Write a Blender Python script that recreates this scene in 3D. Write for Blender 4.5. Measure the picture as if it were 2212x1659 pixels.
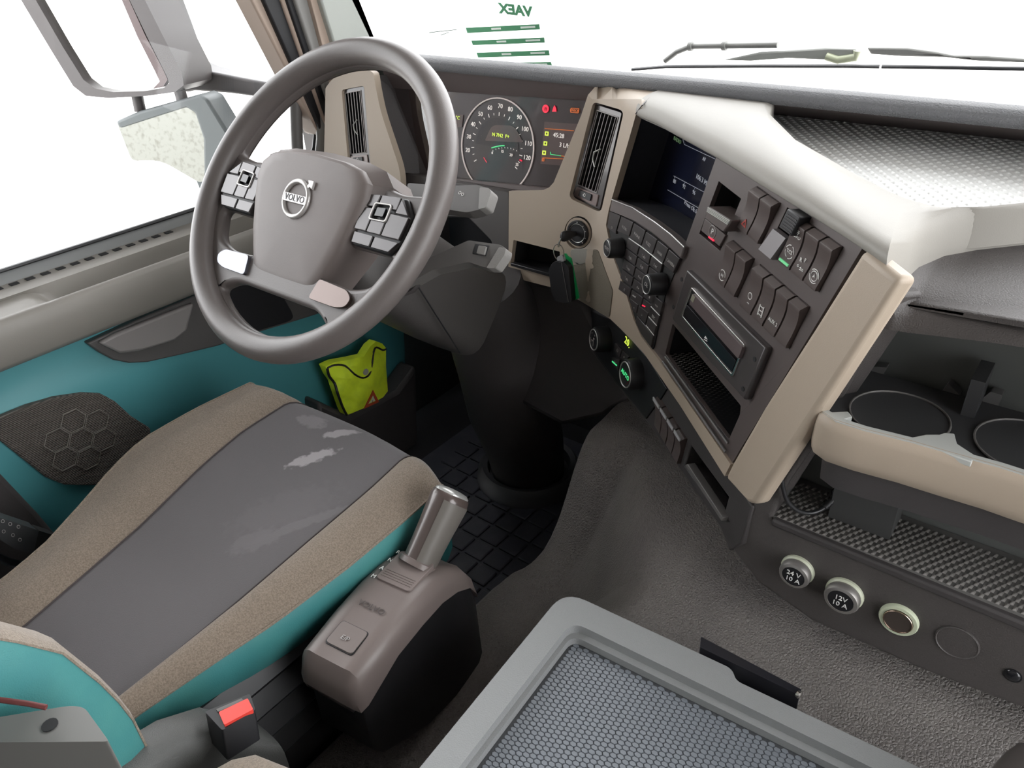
import bpy, bmesh, math, random
from mathutils import Vector, Matrix
for o in list(bpy.data.objects): bpy.data.objects.remove(o)
random.seed(7)
scene = bpy.context.scene
COL = scene.collection
rad = math.radians
V = Vector

# ------------------------------------------------------------------ camera
W, H, FPX = 2212.0, 1659.0, 1668.0
CX, CY = W/2, H/2
CAM = V((0, 0, 1.15))
_h, _p, _r = rad(39.5), rad(31.4), rad(-2.8)
FWD = V((-math.sin(_h)*math.cos(_p), math.cos(_h)*math.cos(_p), -math.sin(_p)))
_rt = V((math.cos(_h), math.sin(_h), 0)); _up = _rt.cross(FWD)
RGT = _rt*math.cos(_r) + _up*math.sin(_r)
UPV = -_rt*math.sin(_r) + _up*math.cos(_r)
cam = bpy.data.cameras.new('camera'); camo = bpy.data.objects.new('camera', cam); COL.objects.link(camo)
M3 = Matrix((RGT, UPV, -FWD)).transposed().to_4x4(); M3.translation = CAM
camo.matrix_world = M3
cam.sensor_fit = 'HORIZONTAL'; cam.sensor_width = 36; cam.lens = FPX/W*36; cam.clip_start = 0.02
scene.camera = camo
# ------------------------------------------------------------------ light
wd = bpy.data.worlds.new('overcast_sky'); scene.world = wd; wd.use_nodes = True
bg = wd.node_tree.nodes['Background']; bg.inputs[0].default_value = (0.97, 0.985, 1.0, 1); bg.inputs[1].default_value = 4.2
vs = scene.view_settings; vs.view_transform = 'Standard'; vs.look = 'None'; vs.gamma = 1; vs.exposure = 0.75; vs.use_curve_mapping = False

# ------------------------------------------------------------------ measuring helpers (photo pixel + real plane -> point of the cab)
def ray(p):
    return (FWD + RGT*((p[0]-CX)/FPX) - UPV*((p[1]-CY)/FPX)).normalized()
def pl(p, p0, n):
    d = ray(p); t = (p0-CAM).dot(n)/d.dot(n); return CAM + d*t
def at(p, ax, val):
    d = ray(p); i = 'xyz'.index(ax); return CAM + d*((val-CAM[i])/d[i])
def plane(p0, n):
    return lambda p, off=0.0: pl(p, p0+n*off, n)

# ------------------------------------------------------------------ materials
MATS = {}
def mat(name, col, rough=.55, metal=0.0, bump=None, coat=0.0, emit=None, vary=None, spec=0.5, sheen=0.0):
    if name in MATS: return MATS[name]
    m = bpy.data.materials.new(name); m.use_nodes = True; MATS[name] = m
    nt = m.node_tree; b = nt.nodes['Principled BSDF']
    b.inputs['Base Color'].default_value = (*col, 1); b.inputs['Roughness'].default_value = rough
    b.inputs['Metallic'].default_value = metal; b.inputs['Coat Weight'].default_value = coat
    b.inputs['Coat Roughness'].default_value = 0.08; b.inputs['Specular IOR Level'].default_value = spec
    b.inputs['Sheen Weight'].default_value = sheen
    if emit:
        b.inputs['Emission Color'].default_value = (*emit[0], 1); b.inputs['Emission Strength'].default_value = emit[1]
    tc = None
    def tex(kind, scale, detail=2):
        nonlocal tc
        if tc is None: tc = nt.nodes.new('ShaderNodeNewGeometry')
        t = nt.nodes.new(kind)
        t.inputs['Scale'].default_value = scale
        if 'Detail' in t.inputs: t.inputs['Detail'].default_value = detail
        nt.links.new(tc.outputs['Position'], t.inputs['Vector']); return t
    if bump:
        kind, sc, st = bump
        if kind == 'grain':
            t = tex('ShaderNodeTexVoronoi', sc); t.feature = 'DISTANCE_TO_EDGE'
            mr = nt.nodes.new('ShaderNodeMapRange'); mr.inputs[2].default_value = 0.18
            nt.links.new(t.outputs['Distance'], mr.inputs[0]); out = mr.outputs[0]; mr.inputs[1].default_value = 0.0
            mr.inputs[2].default_value = 0.25
        else:
            t = tex('ShaderNodeTexNoise', sc, 3); out = t.outputs['Fac']
        bp = nt.nodes.new('ShaderNodeBump'); bp.inputs['Strength'].default_value = st; bp.inputs['Distance'].default_value = 0.0022 if kind == 'grain' else 0.001
        nt.links.new(out, bp.inputs['Height']); nt.links.new(bp.outputs['Normal'], b.inputs['Normal'])
    if vary:
        sc, col2, lo, hi = vary
        t = tex('ShaderNodeTexNoise', sc, 4)
        mr = nt.nodes.new('ShaderNodeMapRange'); mr.inputs[1].default_value = lo; mr.inputs[2].default_value = hi
        mx = nt.nodes.new('ShaderNodeMix'); mx.data_type = 'RGBA'
        mx.inputs[6].default_value = (*col, 1); mx.inputs[7].default_value = (*col2, 1)
        nt.links.new(t.outputs['Fac'], mr.inputs[0]); nt.links.new(mr.outputs[0], mx.inputs[0]); nt.links.new(mx.outputs[2], b.inputs['Base Color'])
    return m
BEIGE = mat('beige_plastic', (.375, .308, .242), .5, bump=('noise', 900, .12))
BEIGE_L = mat('light_beige_plastic', (.265, .250, .225), .55, bump=('noise', 900, .1))
DARK = mat('dark_dash_plastic', (.045, .040, .040), .55, bump=('noise', 700, .25))
PANEL = mat('console_panel_plastic', (.085, .068, .065), .42, bump=('noise', 1500, .06))
PADM = mat('dash_pad_plastic', (.12, .122, .128), .6, bump=('grain', 260, .5))
GRAIN = mat('grained_tunnel_rubber', (.165, .15, .138), .5, bump=('grain', 230, .9), vary=(7, (.13, .117, .11), .4, .62))
LOWGR = mat('grained_dash_plastic', (.062, .055, .053), .5, bump=('grain', 380, .22))
BLACK = mat('black_plastic', (.012, .012, .014), .45)
BLACKG = mat('gloss_black', (.012, .012, .014), .12)
DEEP = mat('dark_recess', (.012, .012, .013), .8)
WHEEL = mat('wheel_leather', (.115, .100, .095), .42, bump=('noise', 500, .15))
WHEELP = mat('wheel_pad', (.155, .130, .122), .5, bump=('noise', 1200, .12), vary=(9, (.135, .113, .106), .4, .65))
GREYP = mat('grey_plastic', (.12, .113, .108), .45, bump=('noise', 1200, .1))
DOORG = mat('door_grey', (.22, .205, .185), .5, bump=('noise', 900, .12))
DOORD = mat('door_dark_insert', (.075, .070, .068), .5, bump=('noise', 900, .12))
SEALM = mat('window_seal', (.16, .165, .165), .45)
TEAL = mat('teal_plastic', (.062, .245, .268), .5, bump=('noise', 900, .1))
TEALL = mat('teal_leather', (.045, .20, .205), .45, bump=('grain', 500, .12), vary=(14, (.06, .23, .22), .4, .7))
TAN = mat('tan_velour', (.235, .190, .148), .95, bump=('noise', 700, .8), vary=(520, (.165, .130, .098), .40, .62), sheen=.2)
SEATC = mat('seat_charcoal_cloth', (.105, .096, .10), .85, bump=('noise', 900, .4), vary=(45, (.085, .078, .082), .4, .6), sheen=.15)
CHROME = mat('satin_chrome', (.75, .73, .70), .22, 1.0)
CHROMEB = mat('clip_blue_reflection', (.20, .205, .23), .3, .9)  # chrome of the left clip, its blue reflection put into the colour
EMB = mat('emblem_silver', (.46, .445, .43), .4, .55)
SILVER = mat('silver_paint', (.55, .55, .53), .35, .6)
WHITE = mat('white_print', (.75, .74, .72), .6)
DIM = mat('dim_print', (.38, .36, .35), .6)
RED = mat('red_plastic', (.75, .06, .045), .35)
REDL = mat('red_lamp', (.5, .01, .03), .4, emit=((1, .03, .08), .55))
ORL = mat('orange_lamp', (.5, .12, .02), .4, emit=((1, .25, .05), .3))
GRL = mat('green_lamp', (.05, .4, .12), .4, emit=((.1, 1, .35), .4))
YEL = mat('lime_lcd', (.4, .5, .05), .4, emit=((.75, 1, .1), .6))
LITW = mat('backlit_white', (.6, .6, .55), .4, emit=((1, .95, .9), .38))
LITD = mat('dim_backlit_white', (.3, .3, .32), .4, emit=((.7, .75, .85), .10))
HIVIS = mat('hi_vis_fabric', (.74, .92, .03), .7, bump=('noise', 120, .6), vary=(30, (.60, .78, .03), .45, .7))
RUBBER = mat('rubber_mat', (.042, .043, .058), .5, bump=('noise', 300, .3), vary=(20, (.06, .06, .075), .5, .75))
CARPET = mat('dark_carpet', (.02, .02, .024), .9)
STITCH = mat('stitch_thread', (.05, .04, .04), .8)
PILLAR = mat('pillar_grey', (.38, .40, .37), .55)
TANT = mat('tan_body_trim', (.42, .33, .27), .55)
MIRH = mat('mirror_housing', (.055, .047, .047), .5)
MIRG = mat('mirror_glass', (.9, .9, .88), .03, 1.0)
MATHEX = mat('hex_rubber', (.15, .165, .185), .38)
MATWV = mat('weave_rubber', (.12, .115, .11), .45)
GROUND = mat('pale_concrete', (.62, .60, .57), .9)

def glassmat(name, refl=.04, tint=(1, 1, 1)):
    m = bpy.data.materials.new(name); m.use_nodes = True; nt = m.node_tree; nt.nodes.clear()
    out = nt.nodes.new('ShaderNodeOutputMaterial'); mix = nt.nodes.new('ShaderNodeMixShader')
    tr = nt.nodes.new('ShaderNodeBsdfTransparent'); tr.inputs[0].default_value = (*tint, 1)
    gl = nt.nodes.new('ShaderNodeBsdfGlossy'); gl.inputs['Roughness'].default_value = .03
    fr = nt.nodes.new('ShaderNodeFresnel'); fr.inputs['IOR'].default_value = 1.35
    nt.links.new(fr.outputs[0], mix.inputs[0]); nt.links.new(tr.outputs[0], mix.inputs[1]); nt.links.new(gl.outputs[0], mix.inputs[2])
    nt.links.new(mix.outputs[0], out.inputs[0]); return m
GLASS = glassmat('window_glass'); LENS = glassmat('cluster_lens', tint=(.9, .88, .88))

# ------------------------------------------------------------------ object helpers (all meshes are given in cab coordinates)
def put(o, name, label=None, cat=None, group=None, kind=None):
    if label: o['label'] = label
    if cat: o['category'] = cat
    if group: o['group'] = group
    if kind: o['kind'] = kind
    return o
def thing(name, loc, label, cat, group=None, kind=None):
    o = bpy.data.objects.new(name, None); COL.objects.link(o); o.location = loc; o.empty_display_size = .02
    return put(o, name, label, cat, group, kind)
def root(o):
    v = V((0, 0, 0))
    while o is not None:
        v += o['_l'] if False else o.matrix_basis.translation if o.type == 'EMPTY' else V((0, 0, 0)); o = o.parent
    return v
def link(name, me, m, parent=None, M=None, angle=35):
    if m is not None and not me.materials: me.materials.append(m)
    o = bpy.data.objects.new(name, me); COL.objects.link(o)
    if M is not None: o.matrix_basis = M
    if parent is not None:
        o.parent = parent
        if parent.type == 'EMPTY': o.matrix_parent_inverse = Matrix.Translation(-parent.location)
        else: o.matrix_parent_inverse = (parent.matrix_basis).inverted() if parent.matrix_basis != Matrix.Identity(4) else Matrix.Identity(4)
    return o
def finish(me, angle=35):
    me.shade_smooth(); me.set_sharp_from_angle(angle=rad(angle)); return me
def mesh(verts, faces, angle=35, fix=True):
    me = bpy.data.meshes.new('m'); me.from_pydata([tuple(v) for v in verts], [], faces)
    if fix:
        bm = bmesh.new(); bm.from_mesh(me); bmesh.ops.recalc_face_normals(bm, faces=bm.faces); bm.to_mesh(me); bm.free()
    me.update(); return finish(me, angle)
def bev(o, w, seg=2, ang=35):
    b = o.modifiers.new('bevel', 'BEVEL'); b.width = w; b.segments = seg; b.limit_method = 'ANGLE'; b.angle_limit = rad(ang); return o
def rp(pts, r, k=4):
    """round the corners of a 2-D polygon; r one radius or a list"""
    out = []; n = len(pts)
    for i in range(n):
        a, b, c = V(pts[i-1][:2]), V(pts[i][:2]), V(pts[(i+1) % n][:2])
        ri = r[i] if isinstance(r, (list, tuple)) else r
        u, w = a-b, c-b
        ri = min(ri, u.length*.48, w.length*.48)
        if ri <= 0.0001: out.append(tuple(b)); continue
        p, q = b+u.normalized()*ri, b+w.normalized()*ri
        for j in range(k+1):
            t = j/k; out.append(tuple(p*(1-t)**2 + b*2*t*(1-t) + q*t*t))
    return out
def fill2d(outer, holes=(), step=None):
    bm = bmesh.new(); es = []
    for lp in [outer]+list(holes):
        vs_ = [bm.verts.new((p[0], p[1], 0)) for p in lp]
        for i in range(len(vs_)): es.append(bm.edges.new((vs_[i], vs_[(i+1) % len(vs_)])))
    bmesh.ops.triangle_fill(bm, edges=es, use_beauty=True, normal=(0, 0, 1))
    if step:
        xs = [p[0] for p in outer]; ys = [p[1] for p in outer]
        for ax, lo, hi in ((0, min(xs), max(xs)), (1, min(ys), max(ys))):
            n = int((hi-lo)/step)
            for i in range(1, n+1):
                co = [0, 0, 0]; no = [0, 0, 0]; co[ax] = lo+(hi-lo)*i/(n+1); no[ax] = 1
                bmesh.ops.bisect_plane(bm, geom=bm.verts[:]+bm.edges[:]+bm.faces[:], plane_co=co, plane_no=no, dist=1e-5)
    bm.verts.index_update()
    vv = [(v.co.x, v.co.y) for v in bm.verts]; ff = [[v.index for v in f.verts] for f in bm.faces]
    be = [(e.verts[0].index, e.verts[1].index) for e in bm.edges if len(e.link_faces) == 1]
    bm.free(); return vv, ff, be
def sheet(name, outer, fn, n, thick, m, parent=None, holes=(), step=None, bevel=0, angle=35, seg=2):
    """solid plate: front outline mapped by fn, back moved by -n*thick (n vector or function)"""
    vv, ff, be = fill2d(outer, holes, step)
    fr = [fn(p) for p in vv]; nn = [n(p) if callable(n) else n for p in vv]
    bk = [a-b*thick for a, b in zip(fr, nn)]; N = len(fr)
    faces = [list(f) for f in ff] + [[i+N for i in reversed(f)] for f in ff] + [[a, b, b+N, a+N] for a, b in be]
    o = link(name, mesh(fr+bk, faces, angle), m, parent)
    if bevel: bev(o, bevel, seg)
    return o
def well(name, poly, fn, n, depth, m, parent=None):
    fr = [fn(p) for p in poly]; bk = [a-n*depth for a in fr]; N = len(fr)
    faces = [[i, (i+1) % N, (i+1) % N+N, i+N] for i in range(N)] + [[i+N for i in range(N)]]
    return link(name, mesh(fr+bk, faces, 20, fix=False), m, parent)
def loft(secs, closed=True, caps=True, angle=40):
    n = len(secs[0]); vs_ = [p for s in secs for p in s]; f = []
    for i in range(len(secs)-1):
        for j in range(n if closed else n-1):
            a = i*n+j; b = i*n+(j+1) % n; f.append([a, b, b+n, a+n])
    if caps and closed: f.append(list(range(n))); f.append([len(vs_)-n+j for j in range(n)])
    return mesh(vs_, f, angle)
def tube(pts, r, seg=8, closed=False, angle=60):
    pts = [V(p) for p in pts]; n = len(pts); secs = []
    t0 = (pts[1]-pts[0]).normalized(); a = t0.orthogonal().normalized()
    for i in range(n):
        if closed: t = (pts[(i+1) % n]-pts[i-1]).normalized()
        else: t = (pts[min(i+1, n-1)]-pts[max(i-1, 0)]).normalized()
        a = (a-t*a.dot(t)).normalized(); b = t.cross(a); ri = r[i] if isinstance(r, (list, tuple)) else r
        secs.append([pts[i]+(a*math.cos(k*2*math.pi/seg)+b*math.sin(k*2*math.pi/seg))*ri for k in range(seg)])
    if closed: secs.append(secs[0])
    return loft(secs, True, not closed, angle)
def lathe(prof, M, seg=28, angle=35):
    secs = [[M @ V((r*math.cos(k*2*math.pi/seg), r*math.sin(k*2*math.pi/seg), z)) for k in range(seg)] for r, z in prof]
    return loft(secs, True, True, angle)
def frame(p, n, up=V((0, 0, 1))):
    n = n.normalized(); x = up.cross(n).normalized(); y = n.cross(x)
    M = Matrix((x, y, n)).transposed().to_4x4(); M.translation = p; return M
def frame_xy(p, x, n):
    n = n.normalized(); y = n.cross(x).normalized(); x = y.cross(n)
    M = Matrix((x, y, n)).transposed().to_4x4(); M.translation = p; return M
def box(M, x0, x1, y0, y1, z0, z1):
    vs_ = [M @ V((x, y, z)) for z in (z0, z1) for x, y in ((x0, y0), (x1, y0), (x1, y1), (x0, y1))]
    return mesh(vs_, [[3, 2, 1, 0], [4, 5, 6, 7], [0, 1, 5, 4], [1, 2, 6, 5], [2, 3, 7, 6], [3, 0, 4, 7]], 30)
def text(s, M, size, m, parent, name='lettering', depth=.0003, align='CENTER', sx=1.0, bold=0):
    cu = bpy.data.curves.new('t', 'FONT'); cu.body = s; cu.size = size; cu.extrude = depth; cu.align_x = align; cu.align_y = 'CENTER'
    cu.resolution_u = 2; cu.offset = bold
    t = bpy.data.objects.new('t', cu); me = bpy.data.meshes.new_from_object(t)
    bpy.data.objects.remove(t); bpy.data.curves.remove(cu)
    me.transform(M @ Matrix.Diagonal((sx, 1, 1, 1))); me.materials.clear()
    return link(name, me, m, parent)
def lerp(a, b, t): return a+(b-a)*t
def q2(c, u, v):
    """bilinear point of a px quad tl,tr,br,bl"""
    tl, tr, br, bl = c
    return tuple(lerp(lerp(tl[i], tr[i], u), lerp(bl[i], br[i], u), v) for i in (0, 1))
def sub(c, u0, v0, u1, v1): return [q2(c, u0, v0), q2(c, u1, v0), q2(c, u1, v1), q2(c, u0, v1)]
def za(x, y): return (1450+x/3.318, 360+y/3.318)
def zb(x, y): return (1350+x/2.765, 560+y/2.765)
def zc(x, y): return (1050+x/3.318, 420+y/3.318)
def zd(x, y): return (1150+x/4.1475, 150+y/4.1475)
def ze(x, y): return (640+x/2.9105, y/2.9105)
def sm(a, b, x):
    t = min(1, max(0, (x-a)/(b-a))); return t*t*(3-2*t)

# ------------------------------------------------------------------ the dashboard's main planes
Kh = V((-.80, .593, .07)).normalized(); Kd = V((-.287, .072, -.955)).normalized()
Kn = Kd.cross(Kh).normalized()
if Kn.y > 0: Kn = -Kn
K0 = CAM + ray((1658, 752))*.86
K = plane(K0, Kn)
def Ko(off): return lambda p: K(p, off)
An = V((0, -math.cos(rad(7)), math.sin(rad(7)))); A0 = V((-.9, 1.0, .75)); A = plane(A0, An)
def S(p, off=0.0):
    d = ray(p); k = .014
    ta = (A0+An*off-CAM).dot(An)/d.dot(An); tk = (K0+Kn*off-CAM).dot(Kn)/d.dot(Kn)
    if tk < 0: tk = 9
    m = min(ta, tk); t = m - k*math.log(math.exp(-(ta-m)/k)+math.exp(-(tk-m)/k))
    return CAM + d*t
def Sn(p):
    a, b, c = S(p), S((p[0]+3, p[1])), S((p[0], p[1]-3)); n = (b-a).cross(c-a).normalized()
    return n if n.dot(ray(p)) < 0 else -n
KX = -Kh; KM = lambda p, off=0.0: frame_xy(K(p, off), KX, Kn)
Qn = V((0, -math.cos(rad(12)), math.sin(rad(12)))); Q0 = V((-.87, 1.045, .83)); Q = plane(Q0, Qn)
QM = lambda p, off=.001: frame_xy(Q(p, off), V((1, 0, 0)), Qn)

# ================================================================== the setting
I4 = Matrix.Identity(4)
g = link('ground', box(I4, -40, 40, -40, 40, -1.5, -1.4), GROUND); put(g, '', 'pale concrete yard outside the cab', None, None, 'structure')
fl = link('floor', box(I4, -1.36, .88, -.9, 1.40, -.06, -.012), CARPET); put(fl, '', 'dark cab floor', None, None, 'structure')
LINER = mat('roof_liner', (.30, .285, .27), .9)
put(link('ceiling', box(I4, -1.36, .88, -.9, 1.3, 1.9, 1.95), LINER), '', 'pale cab roof lining', None, None, 'structure')
put(link('wall_back', box(I4, -1.36, .88, -.95, -.9, -.05, 1.95), LINER), '', 'pale rear cab wall', None, None, 'structure')
wl = thing('wall_left', (-1.36, -.5, 0), 'cab side wall behind the driver door and above its window', None, None, 'structure')
link('rear_panel', box(I4, -1.42, -1.37, -.9, -.22, -.05, 1.95), LINER, wl)
link('kick_panel', box(I4, -1.40, -1.34, 1.04, 1.45, -.05, .80), DARK, wl)
link('header_panel', box(I4, -1.42, -1.37, -.22, 1.2, 1.55, 1.95), LINER, wl)
wr = thing('wall_right', (.88, -.5, 0), 'passenger side cab wall beside the open door', None, None, 'structure')
link('rear_panel', box(I4, .88, .93, -.9, -.1, -.05, 1.95), LINER, wr)
link('header_panel', box(I4, .88, .93, -.1, 1.2, 1.7, 1.95), LINER, wr)
link('kick_panel', box(I4, .88, .93, .95, 1.4, -.05, .9), DARK, wr)
wf = put(link('wall_front', box(I4, -1.36, .88, 1.40, 1.45, -.05, .80), CARPET), '', 'dark bulkhead under the windscreen', None, None, 'structure')

# windscreen
ws = thing('window_1', (-.24, 1.46, .8), 'truck windscreen above the dashboard', None, None, 'structure')
WSn = V((0, -.95, -.22)).normalized()
def wsy(z): return 1.475-.22*(z-.80)/.95
gl = mesh([(-1.30, wsy(.8), .8), (.85, wsy(.8), .8), (.85, wsy(1.85), 1.85), (-1.22, wsy(1.85), 1.85)], [[0, 1, 2, 3]])
link('pane', gl, GLASS, ws)

# A pillar with door seals (left)
pr = thing('trim_1', (-1.27, 1.05, .7), 'grey windscreen pillar trim with tan body edge and black door seals', None, None, 'structure')
def pillar_strip(name, b0, b1, t0, t1, x, depth, m, zb_=None):
    # strip between two px lines on the plane x, running from below the dash end up past the frame
    p = [at(b0, 'x', x), at(b1, 'x', x), at(t1, 'x', x), at(t0, 'x', x)]
    dn0 = (p[0]-p[3]); dn1 = (p[1]-p[2])
    top = .75
    q = [p[0]+dn0*.35, p[1]+dn1*.35, p[2]-dn1*3.2, p[3]-dn0*3.2]
    n = V((1, 0, 0)); vs_ = q+[a-n*depth for a in q]
    o = link(name, mesh(vs_, [[0, 1, 2, 3], [7, 6, 5, 4], [0, 4, 5, 1], [1, 5, 6, 2], [2, 6, 7, 3], [3, 7, 4, 0]], 30), m, pr); bev(o, .004, 3)
pillar_strip('body_edge', (655, 222), (672, 225), (537, -10), (566, -10), -1.30, .05, TANT)
pillar_strip('door_seal', (668, 225), (690, 222), (564, -10), (606, -10), -1.292, .05, BLACK)
pillar_strip('body_edge', (686, 222), (696, 220), (604, -10), (618, -10), -1.286, .05, TANT)
pillar_strip('door_seal', (694, 220), (706, 215), (616, -10), (640, -10), -1.280, .05, BLACK)
pillar_strip('inner_trim', (700, 190), (720, 180), (634, -10), (672, -10), -1.272, .05, mat('pillar_mid', (.25, .245, .235), .55))
pillar_strip('pillar_cover', (718, 180), (748, 170), (668, -10), (694, -10), -1.262, .05, TANT)
pillar_strip('pillar_cover', (745, 170), (840, 160), (690, -10), (760, -10), -1.25, .06, PILLAR)
# quarter window post + seal
qp = thing('trim_2', (-1.33, .97, .7), 'slim grey vertical window divider post in front of the driver window', None, None, 'structure')
link('post', tube([(-1.33, .955, .69), (-1.33, .975, .8), (-1.33, 1.0, .93), (-1.33, 1.02, 1.1), (-1.33, 1.03, 1.5)], .012, 8), GREYP, qp)
sealpts = [at(p, 'x', -1.32) for p in [(640, 362), (668, 352), (680, 320), (684, 280), (676, 235), (664, 200)]]
link('seal', tube(sealpts, .006, 8), BLACK, qp)
link('corner_trim', tube([at(p, 'x', -1.30) for p in [(690, 215), (694, 260), (696, 300), (690, 355)]], .012, 8), mat('pillar_mid', (.25, .245, .235), .55), qp)
# door glass
wn = thing('window_2', (-1.36, .4, .69), 'driver side door window', None, None, 'structure')
link('pane', mesh([(-1.365, -.22, .66), (-1.365, 1.1, .66), (-1.345, 1.0, 1.56), (-1.345, -.22, 1.56)], [[0, 1, 2, 3]]), GLASS, wn)

# ---------------- driver door
dr = thing('door_1', (-1.30, .4, 0), 'driver door with teal lower panel, grey armrest and speaker grille', None, None, 'structure')
def door_sec(y):
    t = sm(.385, .45, y)*(1-sm(.93, .98, y)); dp = .042*t
    s = [(-1.365, .64), (-1.362, .689), (-1.352, .690), (-1.348, .684)]
    seal = s
    led = [(-1.346, .680), (-1.322, .679), (-1.300, .676), (-1.296-.006*(1-t), .672-dp*.6), (-1.288, .668-dp), (-1.258, .666-dp), (-1.250, .668-dp*.55), (-1.246, .668), (-1.240, .667), (-1.235, .660), (-1.233, .64), (-1.238, .600), (-1.246, .590), (-1.275, .588)]
    return led
ys = [-.25, 0, .2, .36, .385, .40, .415, .43, .45, .5, .7, .9, .93, .945, .96, .98, 1.0, 1.05]
secs = [[V((x, y, z)) for x, z in door_sec(y)] for y in ys]
link('armrest', loft(secs, False, False, 50), DOORG, dr)
link('window_seal', loft([[V((x, y, z)) for x, z in [(-1.372, .66), (-1.368, .694), (-1.358, .699), (-1.352, .696), (-1.347, .684), (-1.344, .678)]] for y in (-.25, .4, 1.06)], False, False, 60), SEALM, dr)
link('seal_lip', tube([(-1.352, -.25, .700), (-1.352, 1.06, .700)], .0035, 6), BLACK, dr)
sl = box(I4, -.0055, .0055, -.0065, .0065, -.004, .0012)
for i in range(23):
    y = .12+i*.0245
    link('painted_vent_slot', sl, DEEP, dr, Matrix.Translation((-1.334, y, .6795)))  # solid black blocks; the darkness of the holes is only their colour
# seam where the armrest cap meets the ledge
# teal lower panel: relief x(y,z)
def teal_x(y, z):
    x = -1.275
    r = math.hypot((y-.37)/.15, (z-.40)/.13)
    x += .006*(1-sm(.9, 1.25, r))
    x -= .05*sm(.32, .05, z)*0 + .03*sm(.30, .0, z)
    x += .008*sm(.54, .50, z)*(1-sm(.60, .75, y)*0)
    x -= .02*sm(.62, .9, y)
    return x
ny, nz = 60, 34
vv = []; ff = []
for i in range(ny+1):
    for j in range(nz+1):
        y = -.25+1.40*i/ny; z = 0.02+.585*j/nz; vv.append((teal_x(y, z), y, z))
for i in range(ny):
    for j in range(nz):
        a = i*(nz+1)+j; ff.append([a, a+1, a+nz+2, a+nz+1])
link('lower_panel', mesh(vv, ff, 60), TEAL, dr)
# dark pull-handle insert below the armrest
DX = lambda x: (lambda p: at(p, 'x', x))
insert = [(188, 742), (215, 762), (245, 778), (280, 785), (320, 783), (400, 765), (470, 748), (560, 718), (640, 694), (690, 678), (760, 630), (700, 560), (420, 640), (300, 690)]
sheet('pull_insert', insert, DX(-1.262), V((1, 0, 0)), .02, DOORD, dr, bevel=.003)
sheet('pull_handle', [(214, 742), (262, 765), (300, 760), (380, 735), (405, 715), (421, 655), (330, 690), (250, 722)], DX(-1.252), V((1, 0, 0)), .014, mat('door_handle_grey', (.20, .185, .18), .45), dr, bevel=.005, seg=3)
sheet('painted_pocket_shadow', rp([(480, 620), (560, 590), (600, 620), (640, 690), (540, 720), (500, 700)], 20), DX(-1.256), V((1, 0, 0)), .006, BLACK, dr, bevel=.002)  # black sheet painted in as the pocket's shade, no separate part
# speaker grille
SPK = mat('speaker_mesh', (.085, .072, .062), .6)
nt = SPK.node_tree; gm = nt.nodes.new('ShaderNodeNewGeometry'); wv = nt.nodes.new('ShaderNodeTexWave'); wv.bands_direction = 'Z'; wv.inputs['Scale'].default_value = 110
nt.links.new(gm.outputs['Position'], wv.inputs['Vector']); bp = nt.nodes.new('ShaderNodeBump'); bp.inputs['Strength'].default_value = .9; bp.inputs['Distance'].default_value = .002
nt.links.new(wv.outputs['Fac'], bp.inputs['Height']); nt.links.new(bp.outputs['Normal'], nt.nodes['Principled BSDF'].inputs['Normal'])
spk = [(-60, 925), (0, 903), (60, 878), (120, 860), (180, 850), (220, 852), (250, 868), (285, 900), (325, 925), (330, 990), (250, 1045), (190, 1050), (140, 1048), (100, 1032), (50, 992), (0, 952), (-60, 985)]
grl = sheet('speaker_grille', spk, DX(-1.252), V((1, 0, 0)), .014, SPK, dr, bevel=.003)
hc = at((175, 950), 'x', -1.2515); R6 = .0225
hexm = []
ring_v = []; ring_f = []
for k in range(6):
    a = rad(60*k); a2 = rad(60*(k+1))
    b = len(ring_v)
    for rr, xx in ((R6*.97, 0), (R6*.97, .0012), (R6*.90, .0012), (R6*.90, 0)):
        ring_v.append((xx, rr*math.cos(a), rr*math.sin(a)))
    n4 = [(k*4+j) for j in range(4)]; m4 = [((k+1) % 6)*4+j for j in range(4)]
    for j in range(3): ring_f.append([n4[j], n4[j+1], m4[j+1], m4[j]])
hexring = mesh(ring_v, ring_f, 30)
HEXM = mat('speaker_hex_rib', (.16, .145, .13), .55)
for i in range(-3, 4):
    for j in range(-4, 5):
        y = i*R6*1.5; z = (j+(.5 if i % 2 else 0))*R6*math.sqrt(3)
        if (y/.060)**2+(z/.064)**2 < 1:
            link('hex_rib', hexring, HEXM, grl, Matrix.Translation(hc+V((0, y, z))))
# door bottom pocket (dark) at the lower front, and dark lower edge
sheet('door_pocket', [(690, 868), (760, 900), (860, 845), (900, 790), (905, 960), (850, 1010), (700, 1000)], DX(-1.235), V((1, 0, 0)), .06, DARK, dr, bevel=.01)
sheet('door_lower_edge', [(-60, 965), (0, 1022), (85, 1112), (150, 1190), (120, 1300), (-60, 1300)], DX(-1.245), V((1, 0, 0)), .03, DARK, dr, bevel=.008)

# ---------------- engine tunnel (grained cover)
def tun(x, y):
    lo = .205; hi = .335+.075*sm(.55, .95, y)+.10*sm(.95, 1.3, y)
    w = sm(-.50, -.34, x + .62*max(0, min(.35, y-.70)))   # boundary slants away to the left going forward
    w = max(w, sm(.76, .93, y+.0*x))
    z = lo + (hi-lo)*w
    e = -.655 + .035*sm(.68, .85, y)
    z -= (z-(-.02))*sm(e+.035, e-.035, x)**1.0
    z -= .012*sm(e+.09, e+.02, x)
    return z
xs = [-.78+.0125*i for i in range(int((.86+.78)/.0125)+1)]; ysn = [.0+.0125*i for i in range(105)]
vv = [(x, y, tun(x, y)) for x in xs for y in ysn]; n = len(ysn)
ff = [[i*n+j, (i+1)*n+j, (i+1)*n+j+1, i*n+j+1] for i in range(len(xs)-1) for j in range(n-1)]
tn = link('engine_tunnel_cover', mesh(vv, ff, 70), GRAIN)
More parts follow.
